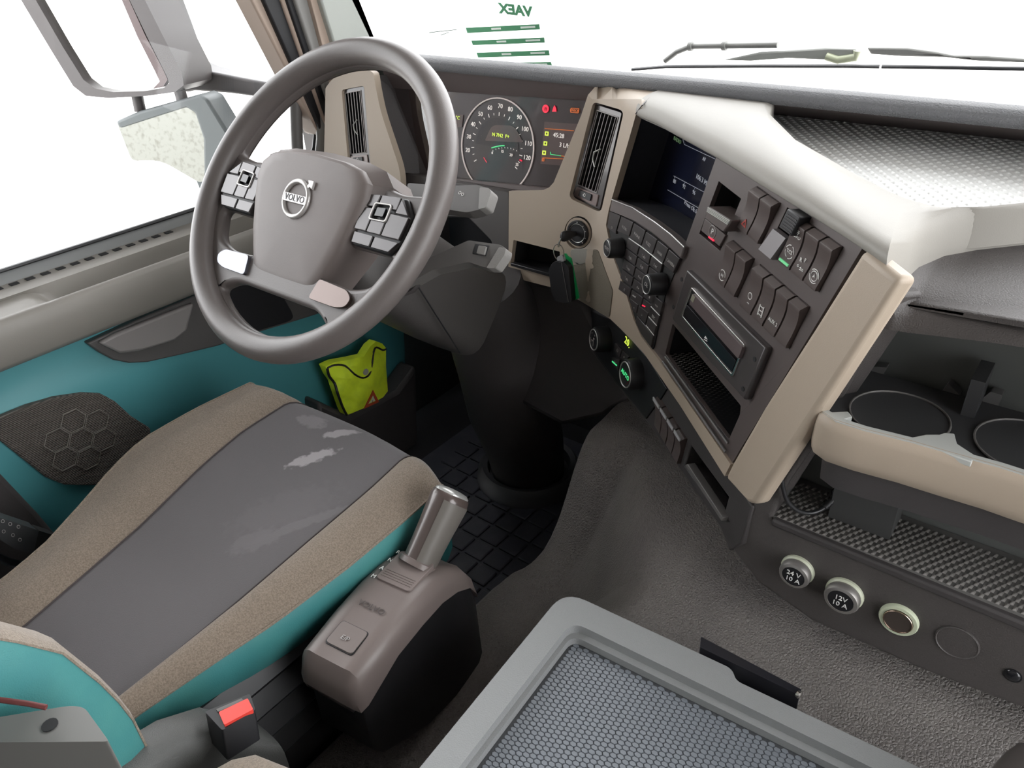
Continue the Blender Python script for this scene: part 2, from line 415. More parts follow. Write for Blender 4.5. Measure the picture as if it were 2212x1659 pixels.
put(tn, '', 'grained dark grey rubber engine tunnel cover sloping down to the driver footwell', 'tunnel cover')

# ---------------- rubber floor mat
fm = thing('floor_mat', (-.9, .9, 0), 'dark blue-black rubber floor mat with square tread pads under the steering column', 'floor mat')
link('mat_base', box(I4, -1.16, -.63, .30, 1.32, -.012, .004), RUBBER, fm)
pad = box(I4, -.0215, .0215, -.0215, .0215, 0, .006)
pbm = bmesh.new(); pbm.from_mesh(pad); bmesh.ops.bevel(pbm, geom=[e for e in pbm.edges if all(v.co.z > .003 for v in e.verts)], offset=.002, segments=1, affect='EDGES'); pbm.to_mesh(pad); pbm.free()
for i in range(9):
    for j in range(14):
        x = -1.09+i*.051; y = .52+j*.051
        if (x+.9)**2+(y-1.16)**2 < .09**2: continue
        if y < .6 and x < -.8: continue
        link('tread_pad', pad, RUBBER, fm, Matrix.Translation((x, y, .0035)))

# ================================================================== dashboard body
db = thing('dashboard', (-.3, 1.1, .3), 'beige and dark grey truck dashboard running under the windscreen', 'dashboard')
PADY = 1.03
def padpt(px_, dz=0): return at(px_, 'y', PADY)
# padded roll along the windscreen edge
pt = [at((930, 136), 'y', PADY), at((2212, 236), 'y', PADY)]
ztop = .5*(pt[0].z+pt[1].z)
prof = [(PADY+.030, ztop+.002), (PADY+.010, ztop+.001), (PADY+.002, ztop-.004), (PADY, ztop-.009), (PADY+.001, ztop-.014), (PADY+.005, ztop-.018), (PADY+.05, ztop-.018), (1.20, ztop-.05), (1.43, .80), (1.44, .815), (1.20, ztop-.025)]
link('top_pad', loft([[V((x, y, z)) for y, z in prof] for x in (-1.27, -.9, -.4, 0, .86)], True, True, 40), PADM, db)
zpb = ztop-.018
VIS = mat('visor_dark_brown', (.095, .074, .072), .55, bump=('noise', 900, .2))
# visor face above the instruments: from the pad down to the cluster
qa, qb = Q((838, 190), .004), Q((1292, 219), .004)
link('cluster_visor', mesh([(-1.13, PADY+.008, zpb+.002), (-.60, PADY+.008, zpb+.002), qb, qa], [[0, 1, 2, 3]]), VIS, db)
# left vent pod
Pn = An; P0 = V((-1.1, .985, .85)); PP = plane(P0, Pn)
lv_out = [(738, 194), (786, 185), (800, 356), (752, 351)]
pod = rp([(703, 190), (716, 172), (740, 156), (806, 152), (812, 190), (822, 240), (866, 372), (866, 480), (690, 480), (700, 330)], [4, 10, 6, 12, 0, 30, 30, 0, 0, 0])
sheet('vent_pod_body', [(722, 182), (742, 166), (798, 164), (806, 200), (850, 372), (850, 470), (705, 470), (712, 330)], lambda p: PP(p, -.010), Pn, .075, DARK, db, holes=[rp(lv_out, 2)])
sheet('vent_pod', pod, PP, Pn, .014, BEIGE, db, holes=[rp(lv_out, 6)], bevel=.007, seg=3)
# inner side wall of the cluster bay, left
w0, w1 = PP((815, 168), -.02), PP((862, 372), -.02); w2, w3 = Q((925, 378)), Q((850, 192))
link('cluster_side', mesh([w0, w1, w2, w3], [[0, 1, 2, 3]]), DARK, db)
# beige driver-side trim (vent pod, ignition panel, long lower strip)
vent_open = rp([zd(545, 290), zd(820, 370), zd(612, 1285), zd(325, 1150)], [10, 12, 12, 12])
ign = [tuple(V((1249, 503))+V((math.cos(t)*30, math.sin(t)*36))) for t in [i*2*math.pi/28 for i in range(28)]]
slot = rp([zc(197, 326), zc(528, 410), zc(528, 585), zc(175, 500)], 2)
trim = [(1292, 180), (1330, 182), (1452, 188), (1403, 213), (1374, 246), (1366, 275), (1321, 431), (1314, 458), (1309, 486), (1321, 547), (1347, 616), (1369, 691), (1385, 727), (1424, 779), (1578, 1003), (1565, 1029), (1469, 876), (1393, 766), (1370, 741), (1339, 709), (1318, 689), (1250, 648), (1200, 623), (1098, 597), (1099, 413), (1170, 412), (1186, 405), (1196, 394), (1255, 250), (1270, 205)]
def T_(p):
    d = ray(p); s_ = (S(p, .004)-CAM).dot(d)
    if d.z > -.02: return CAM+d*s_
    tz_ = (.9235-CAM.z)/d.z; k = .010; m_ = max(s_, tz_)
    return CAM+d*(m_+k*math.log(math.exp((s_-m_)/k)+math.exp((tz_-m_)/k)))
def Tn(p):
    a, b_, c = T_(p), T_((p[0]+3, p[1])), T_((p[0], p[1]-3)); n = (b_-a).cross(c-a).normalized()
    return n if n.dot(ray(p)) < 0 else -n
sheet('driver_trim', trim, T_, Tn, .010, BEIGE, db, holes=[vent_open, ign, slot], step=34, bevel=.003, seg=3, angle=50)
# ignition dish (light beige lower bowl)
ic = S((1249, 503), .004); In = Sn((1249, 503)); IM = frame(ic, In)
link('ignition_dish', lathe([(.0245, .000), (.0215, -.010), (.0205, -.012), (.001, -.012)], IM, 28), BEIGE, db)
sheet('ignition_bib', rp([zc(595, 390), zc(770, 390), zc(745, 470), zc(690, 503), zc(625, 500)], 12), lambda p: S(p, .0055), Sn, .004, BEIGE_L, db, bevel=.0015)
sheet('speaker_patch', rp([zc(770, 393), zc(800, 400), zc(905, 690), zc(880, 885), zc(668, 757), zc(612, 505), zc(690, 503), zc(745, 465)], [3, 4, 6, 6, 4, 8, 8, 6]), lambda p: S(p, .0055), Sn, .004, mat('ribbed_beige', (.25, .215, .165), .6, bump=('grain', 700, .9)), db, bevel=.001, step=20)
SLn = An
well('coin_slot', [zc(197, 326), zc(528, 410), zc(528, 585), zc(175, 500)], lambda p: S(p, .0), An, .05, DEEP, db)
sheet('slot_lip', [zc(175, 490), zc(450, 565), zc(450, 590), zc(175, 512)], lambda p: S(p, .012), An, .012, BLACK, db, bevel=.001)
# dark column surround left of the beige trim and lower knee panels
sheet('column_surround', rp([(866, 372), (980, 392), (1100, 412), (1100, 600), (1075, 602), (1060, 520), (1010, 470), (960, 470), (870, 480)], 0), lambda p: A(p, -.002), An, .02, mat('surround_dark', (.07, .062, .060), .5), db, bevel=.003)
sheet('knee_panel', [(1098, 590), (1200, 618), (1262, 655), (1300, 730), (1370, 850), (1300, 900), (1210, 920), (1080, 850), (940, 700), (960, 560)], lambda p: A(p, -.035), An, .02, DARK, db, bevel=.01)
# hood over the centre console, running on as the beige lip of the passenger side
fr_pt = [K((1374, 247), .004), K((1420, 268), .004), K((1470, 296), .004), K((1550, 340), .004), K((1640, 396), .004), K((1740, 457), .004), K((1820, 507), .004), K((1865, 537), .004), K((1915, 574), .002)]
LZ = .853
fr_pt += [at(p, 'z', LZ) for p in [(1957, 603), (1985, 577), (2040, 553), (2110, 540), (2230, 527), (2500, 497)]]
bk_px = [(1452, 188), (1520, 195), (1600, 204), (1672, 212), (1662, 246), (1718, 302), (1840, 372), (1925, 416), (1955, 428), (1985, 437), (2010, 444), (2050, 450), (2120, 452), (2230, 441), (2500, 410)]
secs = []
for i, (F, b) in enumerate(zip(fr_pt, bk_px)):
    zB = zpb+.001 if b[1] < 220 else lerp(zpb, .897, sm(246, 420, b[1]))
    B = at(b, 'z', zB)
    out = Kn.lerp(V((0, -1, 0)), sm(6, 11, i)).normalized()
    T = F*.70+B*.30; T.z = max(B.z, F.z)+.010
    T0 = F+V((0, 0, .018))+out*.005
    pts = [F-V((0, 0, .004))-out*.012, F-V((0, 0, .002))-out*.002]
    for q in range(10):
        t = q/9; pts.append(F*(1-t)**3+T0*3*t*(1-t)**2+T*3*t*t*(1-t)+B*t**3)
    pts += [B-V((0, 0, .006))-out*.002, B-V((0, 0, .04))-out*.004]; secs.append(pts)
last = secs[-1]; secs.append([V((.86, p.y, p.z)) for p in last])
link('console_hood', loft(secs, False, False, 60), BEIGE_L, db)
link('hood_seam', tube([T_(p)+Tn(p)*.0006 for p in ((1374, 246), (1388, 228), (1403, 213), (1428, 200), (1451, 189))], .0009, 5), DARK, db)
# passenger-side tray with dimples
tz = .876
TRAYM = mat('dimple_tray_plastic', (.60, .60, .585), .45)
tpoly = [(-.47, 1.20), (-.47, PADY+.06)]+[(q[-1].x, q[-1].y+.004) for q in secs[3:]]+[(.86, 1.20)]
sheet('tray_floor', tpoly, lambda p: V((p[0], p[1], tz)), V((0, 0, 1)), .02, TRAYM, db)
def in_tray(x, y):
    c = False; n_ = len(tpoly)
    for i_ in range(n_):
        (x1, y1), (x2, y2) = tpoly[i_-1], tpoly[i_]
        if (y1 > y) != (y2 > y) and x < (x2-x1)*(y-y1)/(y2-y1)+x1: c = not c
    return c
link('tray_back', mesh([(-.47, PADY+.01, zpb), (.86, PADY+.01, zpb), (.86, 1.175, tz), (-.47, 1.175, tz)], [[0, 1, 2, 3]]), VIS, db)
dm = []; df = []
for i in range(64):
    for j in range(44):
        x = -.46+i*.0135+(j % 2)*.00675; y = .78+j*.0095
        if not in_tray(x, y) or y > 1.17: continue
        b = len(dm); r = .0042
        dm += [(x-r, y, tz), (x, y-r, tz), (x+r, y, tz), (x, y+r, tz), (x-r*.4, y, tz+.0014), (x, y-r*.4, tz+.0014), (x+r*.4, y, tz+.0014), (x, y+r*.4, tz+.0014)]
        df += [[b, b+1, b+5, b+4], [b+1, b+2, b+6, b+5], [b+2, b+3, b+7, b+6], [b+3, b, b+4, b+7], [b+4, b+5, b+6, b+7]]
put(link('tray_dimples', mesh(dm, df, 60, fix=False), TRAYM, db), '', None, None, None, 'stuff')

# dark passenger dash below the lip
Dn = V((0, -1, 0)); D0 = V((0, .71, .6)); D = plane(D0, Dn)
bulge = []
for F in fr_pt[9:]+[V((.86, fr_pt[-1].y, fr_pt[-1].z))]:
    e = V((F.x, .702, .808+.012*sm(-.14, -.03, F.x)+.014*sm(-.03, .1, F.x)))
    a1 = V((F.x, F.y-.02, F.z-.004)); a2 = V((F.x, .702, .848))
    bulge.append([F+V((0, .02, .004))]+[F*(1-t)**3+a1*3*t*(1-t)**2+a2*3*t*t*(1-t)+e*t**3 for t in [i/8 for i in range(9)]])
b0 = [V((p.x-.028, p.y+.004, p.z-.004)) for p in bulge[0]]; bulge.insert(0, b0)
link('dash_bulge', loft(bulge, False, False, 60), LOWGR, db)
rec = [(1903, 688), (1925, 672), (1960, 668), (2212, 708), (2640, 755), (2640, 1520), (2212, 1340), (1668, 1122), (1690, 1062), (1762, 958), (1835, 832)]
rec3 = [D(p) for p in rec]
lo_px = [(1580, 1188), (1640, 1262), (1752, 1342), (2000, 1452), (2180, 1520), (2700, 1730)]
out = [(1890, 664), (1930, 656), (1965, 654), (2212, 696), (2700, 744)]+[(2700, 1730), (2180, 1520), (2000, 1452), (1752, 1342), (1640, 1262), (1580, 1188), (1632, 1080), (1700, 980), (1800, 830)]
sheet('lower_dash', out, D, Dn, .035, LOWGR, db, holes=[rp(rec, [4, 8, 8, 0, 0, 0, 0, 4, 4, 4, 4])], bevel=.006, seg=3)
well('bin_recess', rp(rec, [4, 8, 8, 0, 0, 0, 0, 4, 4, 4, 4]), lambda p: D(p, -.004), Dn, .085, mat('bin_plastic', (.11, .115, .11), .5), db)
sheet('shelf_lip', [(1668, 1122), (2640, 1524), (2640, 1548), (1664, 1136)], lambda p: D(p, .004), Dn, .02, DARK, db, bevel=.003)
TY0, TZ = .713, D((1668, 1122)).z+.003
TZ = .5*(D((1668, 1122)).z+D((2212, 1340)).z)+.004
link('shelf_mat', box(I4, -.235, .30, TY0, .798, TZ-.004, TZ), MATWV, db)
wv_ = []; wf_ = []
for i in range(62):
    for j in range(11):
        x = -.228+i*.0075+(j % 2)*.00375; y = .716+j*.0070
        b = len(wv_); a = .0062; w = .0019
        wv_ += [(x-w, y-a*.5, TZ), (x+w, y-a*.5, TZ), (x+w+.001, y+a*.5, TZ), (x-w+.001, y+a*.5, TZ), (x-w*.4, y-a*.3, TZ+.0018), (x+w*.4, y-a*.3, TZ+.0018), (x+w*.4+.001, y+a*.3, TZ+.0018), (x-w*.4+.001, y+a*.3, TZ+.0018)]
        wf_ += [[b, b+1, b+5, b+4], [b+1, b+2, b+6, b+5], [b+2, b+3, b+7, b+6], [b+3, b, b+4, b+7], [b+4, b+5, b+6, b+7]]
put(link('shelf_mat_weave', mesh(wv_, wf_, 60, fix=False), mat('weave_rib', (.17, .16, .15), .4), db), '', None, None, None, 'stuff')
# right-hand beige frame of the console
strip = [(1864, 538), (1944, 602), (1796, 836), (1706, 976), (1632, 1090), (1618, 1088), (1566, 1030), (1580, 1001), (1650, 878), (1760, 705)]
sheet('console_side_trim', strip, Ko(.006), Kn, .020, BEIGE, db, bevel=.006, seg=4)
sheet('console_side_body', [(1836, 600), (1880, 640), (1766, 826), (1682, 962), (1618, 1072), (1582, 1040), (1592, 1003), (1655, 880), (1765, 708)], Ko(-.010), Kn, .06, LOWGR, db, bevel=.004)
# console main plate
disp = [(1372, 250), (1460, 290), (1549, 334), (1478, 533), (1450, 507), (1415, 480), (1367, 449), (1321, 431)]
G1 = [za(615, 140), za(787, 262), za(645, 558), za(487, 430)]
G2 = [za(832, 292), za(1235, 575), za(1060, 900), za(687, 595)]
G3 = [za(445, 525), za(600, 660), za(475, 940), za(332, 805)]
G4 = [za(637, 697), za(997, 1005), za(848, 1308), za(507, 990)]
GP = [za(340, 105), za(500, 230), za(350, 605), za(200, 480)]
CAV = rp([(1453, 699), (1600, 876), (1598, 896), (1574, 950), (1437, 764)], [3, 4, 3, 5, 4])
conp = [(1374, 246), (1550, 338), (1866, 531), (1740, 740), (1578, 1006), (1424, 781), (1385, 729), (1369, 693), (1345, 616), (1319, 547), (1308, 486), (1313, 456)]
sheet('console_panel', conp, Ko(0), Kn, .006, PANEL, db, holes=[disp, G1, G2, G3, G4, GP, CAV], bevel=.0008)
for q in (G1, G2, G3, G4, GP): well('switch_well', q, Ko(-.002), Kn, .03, DEEP, db)
# storage slot under the disc player
well('storage_slot', CAV, Ko(-.002), Kn, .12, BLACK, db)
sa, sb = K((1438, 762), -.004), K((1573, 948), -.004)
link('slot_mat', mesh([sa, sb, sb-Kn*.112, sa-Kn*.112], [[0, 1, 2, 3]]), MATWV, db)
wv_ = []; wf_ = []
dnv = (sb-sa).normalized(); upn = dnv.cross(Kn).normalized()
if upn.z < 0: upn = -upn
L_ = (sb-sa).length
for i in range(30):
    for j in range(18):
        c = sa+dnv*(L_*(i+.5+(j % 2)*.5)/31)-Kn*(.006+.1*j/18)+upn*.0006; a = .0026; w = .0010
        b = len(wv_)
        wv_ += [c-dnv*w-Kn*a, c+dnv*w-Kn*a, c+dnv*w+Kn*a, c-dnv*w+Kn*a, c+upn*.0012-Kn*a*.5, c+upn*.0012+Kn*a*.5]
        wf_ += [[b, b+1, b+4], [b+1, b+2, b+5, b+4], [b+2, b+3, b+5], [b+3, b, b+4, b+5]]
put(link('slot_mat_weave', mesh(wv_, wf_, 60, fix=False), MATWV, db), '', None, None, None, 'stuff')
for o_, a, b in ((.004, (1437, 771), (1572, 958)), (.004, (1431, 780), (1567, 976))):
    link('slot_rail', tube([K(a, o_), K(b, o_)], .0016, 6), GREYP, db)
# climate / lower panel, set back under the beige strip
CLo = -.022
clim = [(1258, 660), (1330, 690), (1400, 770), (1480, 880), (1590, 1040), (1625, 1095), (1600, 1175), (1575, 1190), (1556, 1140), (1480, 1030), (1400, 915), (1330, 830), (1275, 755), (1258, 700)]
LSW = [zb(200, 815), zb(370, 1075), zb(330, 1225), zb(190, 990)]
PK = [zb(395, 1115), zb(618, 1420), zb(580, 1560), zb(357, 1232)]
sheet('lower_console', clim, Ko(CLo), Kn, .03, DARK, db, holes=[LSW, PK], bevel=.002)
well('switch_well', LSW, Ko(CLo-.002), Kn, .03, DEEP, db)
well('card_pocket', PK, Ko(CLo-.002), Kn, .05, DEEP, db)
sheet('pocket_lip', [zb(357, 1230), zb(372, 1222), zb(585, 1545), zb(575, 1566)], Ko(CLo+.008), Kn, .012, GREYP, db, bevel=.001)

# ================================================================== instrument cluster
ic_ = thing('instrument_cluster', Q((1040, 380)), 'dark instrument cluster with round speedometer behind the steering wheel', 'instrument cluster')
CLUS = mat('cluster_face', (.045, .034, .034), .3)
CLUS2 = mat('cluster_window', (.11, .075, .07), .35)
sheet('face', [(838, 186), (1300, 216), (1210, 420), (862, 376)], Q, Qn, .01, CLUS, ic_)
c3 = [Q(p) for p in ((999, 319), (1080, 212), (1154, 309))]
ex = V((1, 0, 0)); ey = Qn.cross(ex).normalized()
def loc2(P): d = P-Q0; return V((d.dot(ex), d.dot(ey)))
(ax, ay), (bx_, by), (cx_, cy_) = [tuple(loc2(P)) for P in c3]
dd = 2*(ax*(by-cy_)+bx_*(cy_-ay)+cx_*(ay-by))
ux = ((ax*ax+ay*ay)*(by-cy_)+(bx_*bx_+by*by)*(cy_-ay)+(cx_*cx_+cy_*cy_)*(ay-by))/dd
uy = ((ax*ax+ay*ay)*(cx_-bx_)+(bx_*bx_+by*by)*(ax-cx_)+(cx_*cx_+cy_*cy_)*(bx_-ax))/dd
GR = math.hypot(ax-ux, ay-uy)
def gp(a, r, off=.001): return Q0+ex*(ux+r*math.cos(a))+ey*(uy+r*math.sin(a))+Qn*off
link('speedometer_ring', tube([gp(rad(-62+304*i/60), GR, .002) for i in range(61)], .0012, 6), mat('ring_painted_glow', (.8, .74, .70), .35, emit=((1, .9, .86), .18)), ic_)  # faint emission painted in for the brightness of the chrome ring
disc = mesh([gp(i*2*math.pi/48, GR*.98, .0006) for i in range(48)], [list(range(48))]); link('speedometer_dial', disc, mat('dial_face', (.03, .026, .027), .35), ic_)
half = [gp(rad(180*i/24), GR*.60, .0012) for i in range(25)]; link('dial_centre', mesh(half, [list(range(25))]), BLACK, ic_)
win = rp([ze(1185, 885), ze(1230, 785), ze(1370, 790), ze(1425, 895)], [4, 12, 12, 4])
sheet('odometer_window', win, lambda p: Q(p, .0022), Qn, .001, CLUS2, ic_)
for k, (i, zx, zy) in enumerate([('20', 1078, 945), ('30', 1085, 860), ('40', 1112, 782), ('50', 1158, 718), ('60', 1217, 678), ('70', 1283, 668), ('80', 1346, 688), ('90', 1402, 738), ('100', 1437, 812), ('110', 1458, 903), ('120', 1450, 992)]):
    text(i, QM(ze(zx, zy), .002), .0105, LITW, ic_)
tick = box(I4, -.003, .003, -.0006, .0006, 0, .0006); tick2 = box(I4, -.0018, .0018, -.0004, .0004, 0, .0006)
for i in range(21):
    a = rad(212-(244)*i/20); me_ = tick if i % 2 == 0 else tick2
    M = Matrix((ex*math.cos(a)+ey*math.sin(a), -ex*math.sin(a)+ey*math.cos(a), Qn)).transposed().to_4x4(); M.translation = gp(a, GR*.68, .0012)
    link('tick_mark', me_, LITW, ic_, M)
text('N 7N2  P+', QM(ze(1285, 853), .003), .0085, YEL, ic_)
for s_, zx, zy in (('0', 1232, 962), ('15', 1295, 952), ('20', 1350, 975), ('25', 1388, 1035)): text(s_, QM(ze(zx, zy), .003), .0065, LITW, ic_)
gcen = Q(ze(1290, 1020), .003)
link('green_band', tube([Q(ze(1228+80*t, 930-14*math.sin(t*1.7)), .003) for t in [i/6 for i in range(7)]], .0011, 5), GRL, ic_)
link('red_needle', tube([Q(ze(1178, 990), .003), Q(ze(1197, 1022), .003)], .0006, 5), REDL, ic_)
link('red_mark', tube([Q(ze(1405, 1005), .003), Q(ze(1418, 1012), .003)], .0012, 5), REDL, ic_)
for i in range(9):
    link('fine_tick', tube([Q(ze(1235+150*i/8, 935+1.2*(i-4)**2-10), .002), Q(ze(1238+148*i/8, 940+1.2*(i-4)**2-8), .002)], .0004, 4), LITW, ic_)
# side displays
sheet('info_display', [ze(1560, 765), ze(1800, 782), ze(1745, 1048), ze(1535, 1030)], lambda p: Q(p, .0016), Qn, .001, CLUS2, ic_)
sheet('info_display', [ze(960, 718), ze(1050, 722), ze(1040, 800), ze(955, 800)], lambda p: Q(p, .0016), Qn, .001, CLUS2, ic_)
text('45:28', QM(ze(1650, 853), .003), .0098, LITW, ic_); text('3 L/h', QM(ze(1685, 915), .003), .0098, LITW, ic_); text('°C', QM(ze(1015, 742), .003), .0085, YEL, ic_)
for a, b, m_ in (((1562, 808), (1745, 822), ORL), ((1548, 992), (1690, 1000), ORL), ((1598, 970), (1665, 980), GRL), ((1665, 980), (1695, 984), ORL), ((1598, 955), (1598, 972), GRL)):
    link('display_line', tube([Q(ze(*a), .003), Q(ze(*b), .003)], .0006, 4), m_, ic_)
for y_, m_ in ((840, YEL), (902, YEL), (960, YEL), (1005, ORL)):
    x_ = 1575-(y_-840)*.14
    q_ = [ze(x_-11, y_-14), ze(x_+11, y_-12), ze(x_+9, y_+14), ze(x_-13, y_+12)] if y_ < 1000 else [ze(x_-7, y_-9), ze(x_+7, y_-9), ze(x_+6, y_+9), ze(x_-8, y_+9)]
    sheet('display_icon', q_, lambda p: Q(p, .003), Qn, .0006, m_, ic_, holes=[sub(q_, .25, .25, .75, .75)])
link('brake_warning_light', lathe([(.0064, 0), (.0064, .0008)], QM(ze(1568, 684)), 16), REDL, ic_)
text('(!)', QM(ze(1568, 684), .0022), .006, CLUS, ic_)
sheet('seatbelt_warning_light', [ze(1622, 662), ze(1632, 680), ze(1634, 702), ze(1608, 702), ze(1614, 680)], lambda p: Q(p, .002), Qn, .001, REDL, ic_)
ck = [ze(1725, 677), ze(1778, 681), ze(1772, 712), ze(1722, 708)]
sheet('check_light', rp(ck, 2), lambda p: Q(p, .002), Qn, .001, ORL, ic_, holes=[sub(ck, .06, .12, .94, .88)])
text('CHECK', QM(ze(1749, 695), .003), .0052, ORL, ic_)
cbar = sheet('lower_bezel', [(862, 372), (985, 386), (1215, 408), (1222, 422), (1000, 402), (862, 388)], lambda p: Q(p, .012), Qn, .02, mat('cluster_bezel', (.10, .075, .072), .4), ic_, bevel=.002)
link('lens', mesh([Q(p, .010) for p in [(842, 190), (1300, 219), (1210, 418), (866, 376)]], [[0, 1, 2, 3]]), LENS, ic_)
link('knob', lathe([(.006, 0), (.006, .008), (.0045, .010), (.0, .010)], frame(Q((903, 340), .0), Qn), 16), BLACK, ic_)

# ================================================================== air vents
def vent(label, outer, inner, foot, fn, n, nv, seen_left):
    c = fn(q2(outer, .5, 1.0)); vt = thing('air_vent', c, label, 'air vent', 'dashboard air vents')
    sheet('frame', rp(outer, 4), lambda p: fn(p, -.006), n, .012, mat('vent_frame', (.05, .042, .042), .3, coat=.4), vt, holes=[rp(inner, 2)], bevel=.0015)
    well('duct', inner, lambda p: fn(p, -.008), n, .045, DEEP, vt)
    for i in range(nv):
        u = (i+.5)/nv
        a, b = fn(q2(inner, u, .01), -.007), fn(q2(inner, u, .99), -.007)
        dr_ = ((fn(q2(inner, 1, .5))-fn(q2(inner, 0, .5))).normalized()*(.35 if seen_left else -.15)-n).normalized()
        t_ = (fn(q2(inner, 1, .5))-fn(q2(inner, 0, .5))).normalized()*.0005
        vs_ = [a-t_, a+t_, a+t_+dr_*.018, a-t_+dr_*.018, b-t_, b+t_, b+t_+dr_*.018, b-t_+dr_*.018]
        va = link('vane', mesh(vs_, [[0, 1, 2, 3], [7, 6, 5, 4], [0, 4, 5, 1], [1, 5, 6, 2], [2, 6, 7, 3], [3, 7, 4, 0]], 20), BLACK, vt)
        link('vane_edge', tube([a+n*.0006, b+n*.0006], .0007, 5), mat('vane_edge_grey', (.30, .28, .27), .35), va)
    for u, v in (((0, 0), (1, 0)), ((1, 0), (1, 1)), ((1, 1), (0, 1)), ((0, 1), (0, 0))):
        link('inner_edge', tube([fn(q2(inner, *u), -.0055), fn(q2(inner, *v), -.0055)], .0008, 5), mat('vane_edge_grey', (.30, .28, .27), .35), vt)
    tabp = [q2(inner, .62, .46), q2(inner, .36, .53), q2(inner, .40, .62), q2(inner, .58, .70)]
    link('direction_tab', tube([fn(p, .002) for p in tabp], .0012, 6), SILVER, vt)
    ft = sheet('foot_plate', foot, lambda p: fn(p, -.004), n, .006, mat('vent_foot', (.20, .15, .14), .3, coat=.3), vt, bevel=.001)
    wq = sub(foot, .18, .2, .70, .8)
    wh = sheet('thumb_wheel', rp(wq, 2), lambda p: fn(p, -.0015), n, .004, BLACK, vt, bevel=.001)
    text('-O', frame_xy(fn(q2(wq, .45, .5), -.0011), (fn(wq[1])-fn(wq[0])).normalized(), n), .008, WHITE, wh)
vent('upright slatted air vent in the beige pod left of the steering wheel', [ze(285, 565), ze(425, 540), ze(467, 1035), ze(327, 1035)], [ze(300, 588), ze(405, 568), ze(440, 958), ze(338, 970)], [ze(332, 985), ze(445, 972), ze(452, 1022), ze(335, 1028)], PP, Pn, 6, False)
Vc = [S(zd(560, 310), .004), S(zd(800, 385), .004), S(zd(480, 1180), .004)]
Vn = (Vc[1]-Vc[0]).cross(Vc[2]-Vc[0]).normalized()
if Vn.y > 0: Vn = -Vn
VP = plane(Vc[0], Vn)
vent('leaning slatted air vent in the beige pod between the instruments and the radio screen', [zd(562, 312), zd(800, 388), zd(603, 1255), zd(350, 1140)], [zd(577, 365), zd(768, 430), zd(575, 1105), zd(405, 1030)], [zd(395, 1050), zd(590, 1125), zd(570, 1230), zd(365, 1130)], VP, Vn, 6, True)

# ================================================================== radio screen
P_open = K((1347, 341)); best = None
for i in range(5, 160):
    Dp = i/1000.; P_ = K((1432, 356), -Dp); e = abs((P_-P_open).dot(KX)-.004)
    if best is None or e < best[0]: best = (e, Dp)
SD = best[1]
sc = thing('radio_screen', K((1440, 420), -SD), 'dark blue radio display sunk in the console beside the leaning vent', 'screen')
sheet('screen_panel', [(1415, 240), (1640, 330), (1560, 560), (1400, 440)], Ko(-SD), Kn, .006, mat('screen_glass', (.008, .010, .022), .12), sc)
fr2 = [K(p, -.002) for p in disp]; bk2 = [p-Kn*(SD+.004) for p in fr2]; n_ = len(disp)
link('hood_walls', mesh(fr2+bk2, [[i, (i+1) % n_, (i+1) % n_+n_, i+n_] for i in range(n_)], 25, fix=False), mat('screen_hood', (.03, .031, .036), .5), sc)
SM = lambda p: frame_xy(K(p, -SD+.0008), KX, Kn)
def ks(*a): return K(a, -SD+.001)
text('RADIO', SM((1463, 303)), .0075, mat('dim_green', (.1, .2, .1), .4, emit=((.3, .5, .25), .12)), sc)
text('AF', SM((1521, 344)), .007, LITD, sc); text('106.3 MHz', SM((1519, 391)), .0095, LITD, sc); text('Press Ok for', SM((1494, 449)), .0085, LITD, sc)
for s_, p_ in (('88', (1457, 392)), ('92', (1477.5, 403)), ('96', (1499, 416))): text(s_, SM(p_), .008, LITD, sc)
for pts_ in ([(1457, 290), (1473, 293), (1478, 312), (1548, 345)], [(1455, 380), (1525, 417)], [(1442, 410), (1510, 450)], [(1458, 380), (1457, 385)], [(1480, 393), (1478, 397)], [(1502, 404), (1500, 409)]):
    link('display_line', tube([ks(*p) for p in pts_], .00035, 4), LITD, sc)

# ================================================================== radio key pad
kp = thing('radio_keypad', K((1400, 640)), 'black radio key pad with phone keys and two round knobs below the screen', 'keypad')
KEY = mat('key_black', (.040, .034, .034), .4); KEYD = mat('key_gap', (.008, .008, .008), .6)
arc_o = [(1321, 431), (1367, 449), (1415, 480), (1450, 507), (1478, 534)]; arc_i = [(1470, 560), (1438, 528), (1404, 501), (1360, 473), (1316, 455)]
ab = sheet('arched_bezel', arc_o+arc_i, Ko(.006), Kn, .012, mat('bezel_grey', (.13, .11, .108), .35), kp, bevel=.002)
link('bright_edge', tube([K(p, .007) for p in arc_o], .0011, 6), SILVER, ab)
sheet('backing', [(1315, 457), (1360, 474), (1404, 502), (1438, 529), (1470, 561), (1452, 600), (1436, 640), (1413, 748), (1402, 770), (1371, 690), (1347, 616), (1322, 547), (1310, 488)], Ko(.0015), Kn, .006, KEYD, kp)
def key(q, leg=None, size=.006, m_=DIM, off=.0045, keym=None, dv=0):
    k_ = sheet('key', q, Ko(off), Kn, .005, keym or KEY, kp, bevel=.0006)
    if leg: text(leg, KM(q2(q, .5, .62), off+.0003), size, m_, k_)
    return k_
key(rp([zc(885, 122), zc(962, 152), zc(930, 262), zc(930, 285), zc(868, 235)], 2))
text('O', KM(zc(902, 238), .0052), .006, DIM, kp)
for nm, q in (('AUDIO', [zc(968, 156), zc(1053, 200), zc(1023, 300), zc(938, 262)]), ('PHONE', [zc(1059, 205), zc(1140, 260), zc(1110, 362), zc(1029, 308)]), ('FLEET', [zc(1146, 266), zc(1224, 323), zc(1189, 428), zc(1114, 368)]), ('NAVI', [zc(1230, 330), zc(1304, 388), zc(1265, 493), zc(1194, 434)]), ('CAMERA', [zc(1310, 394), zc(1386, 460), zc(1340, 562), zc(1270, 500)])):
    key(q, nm, .0058)
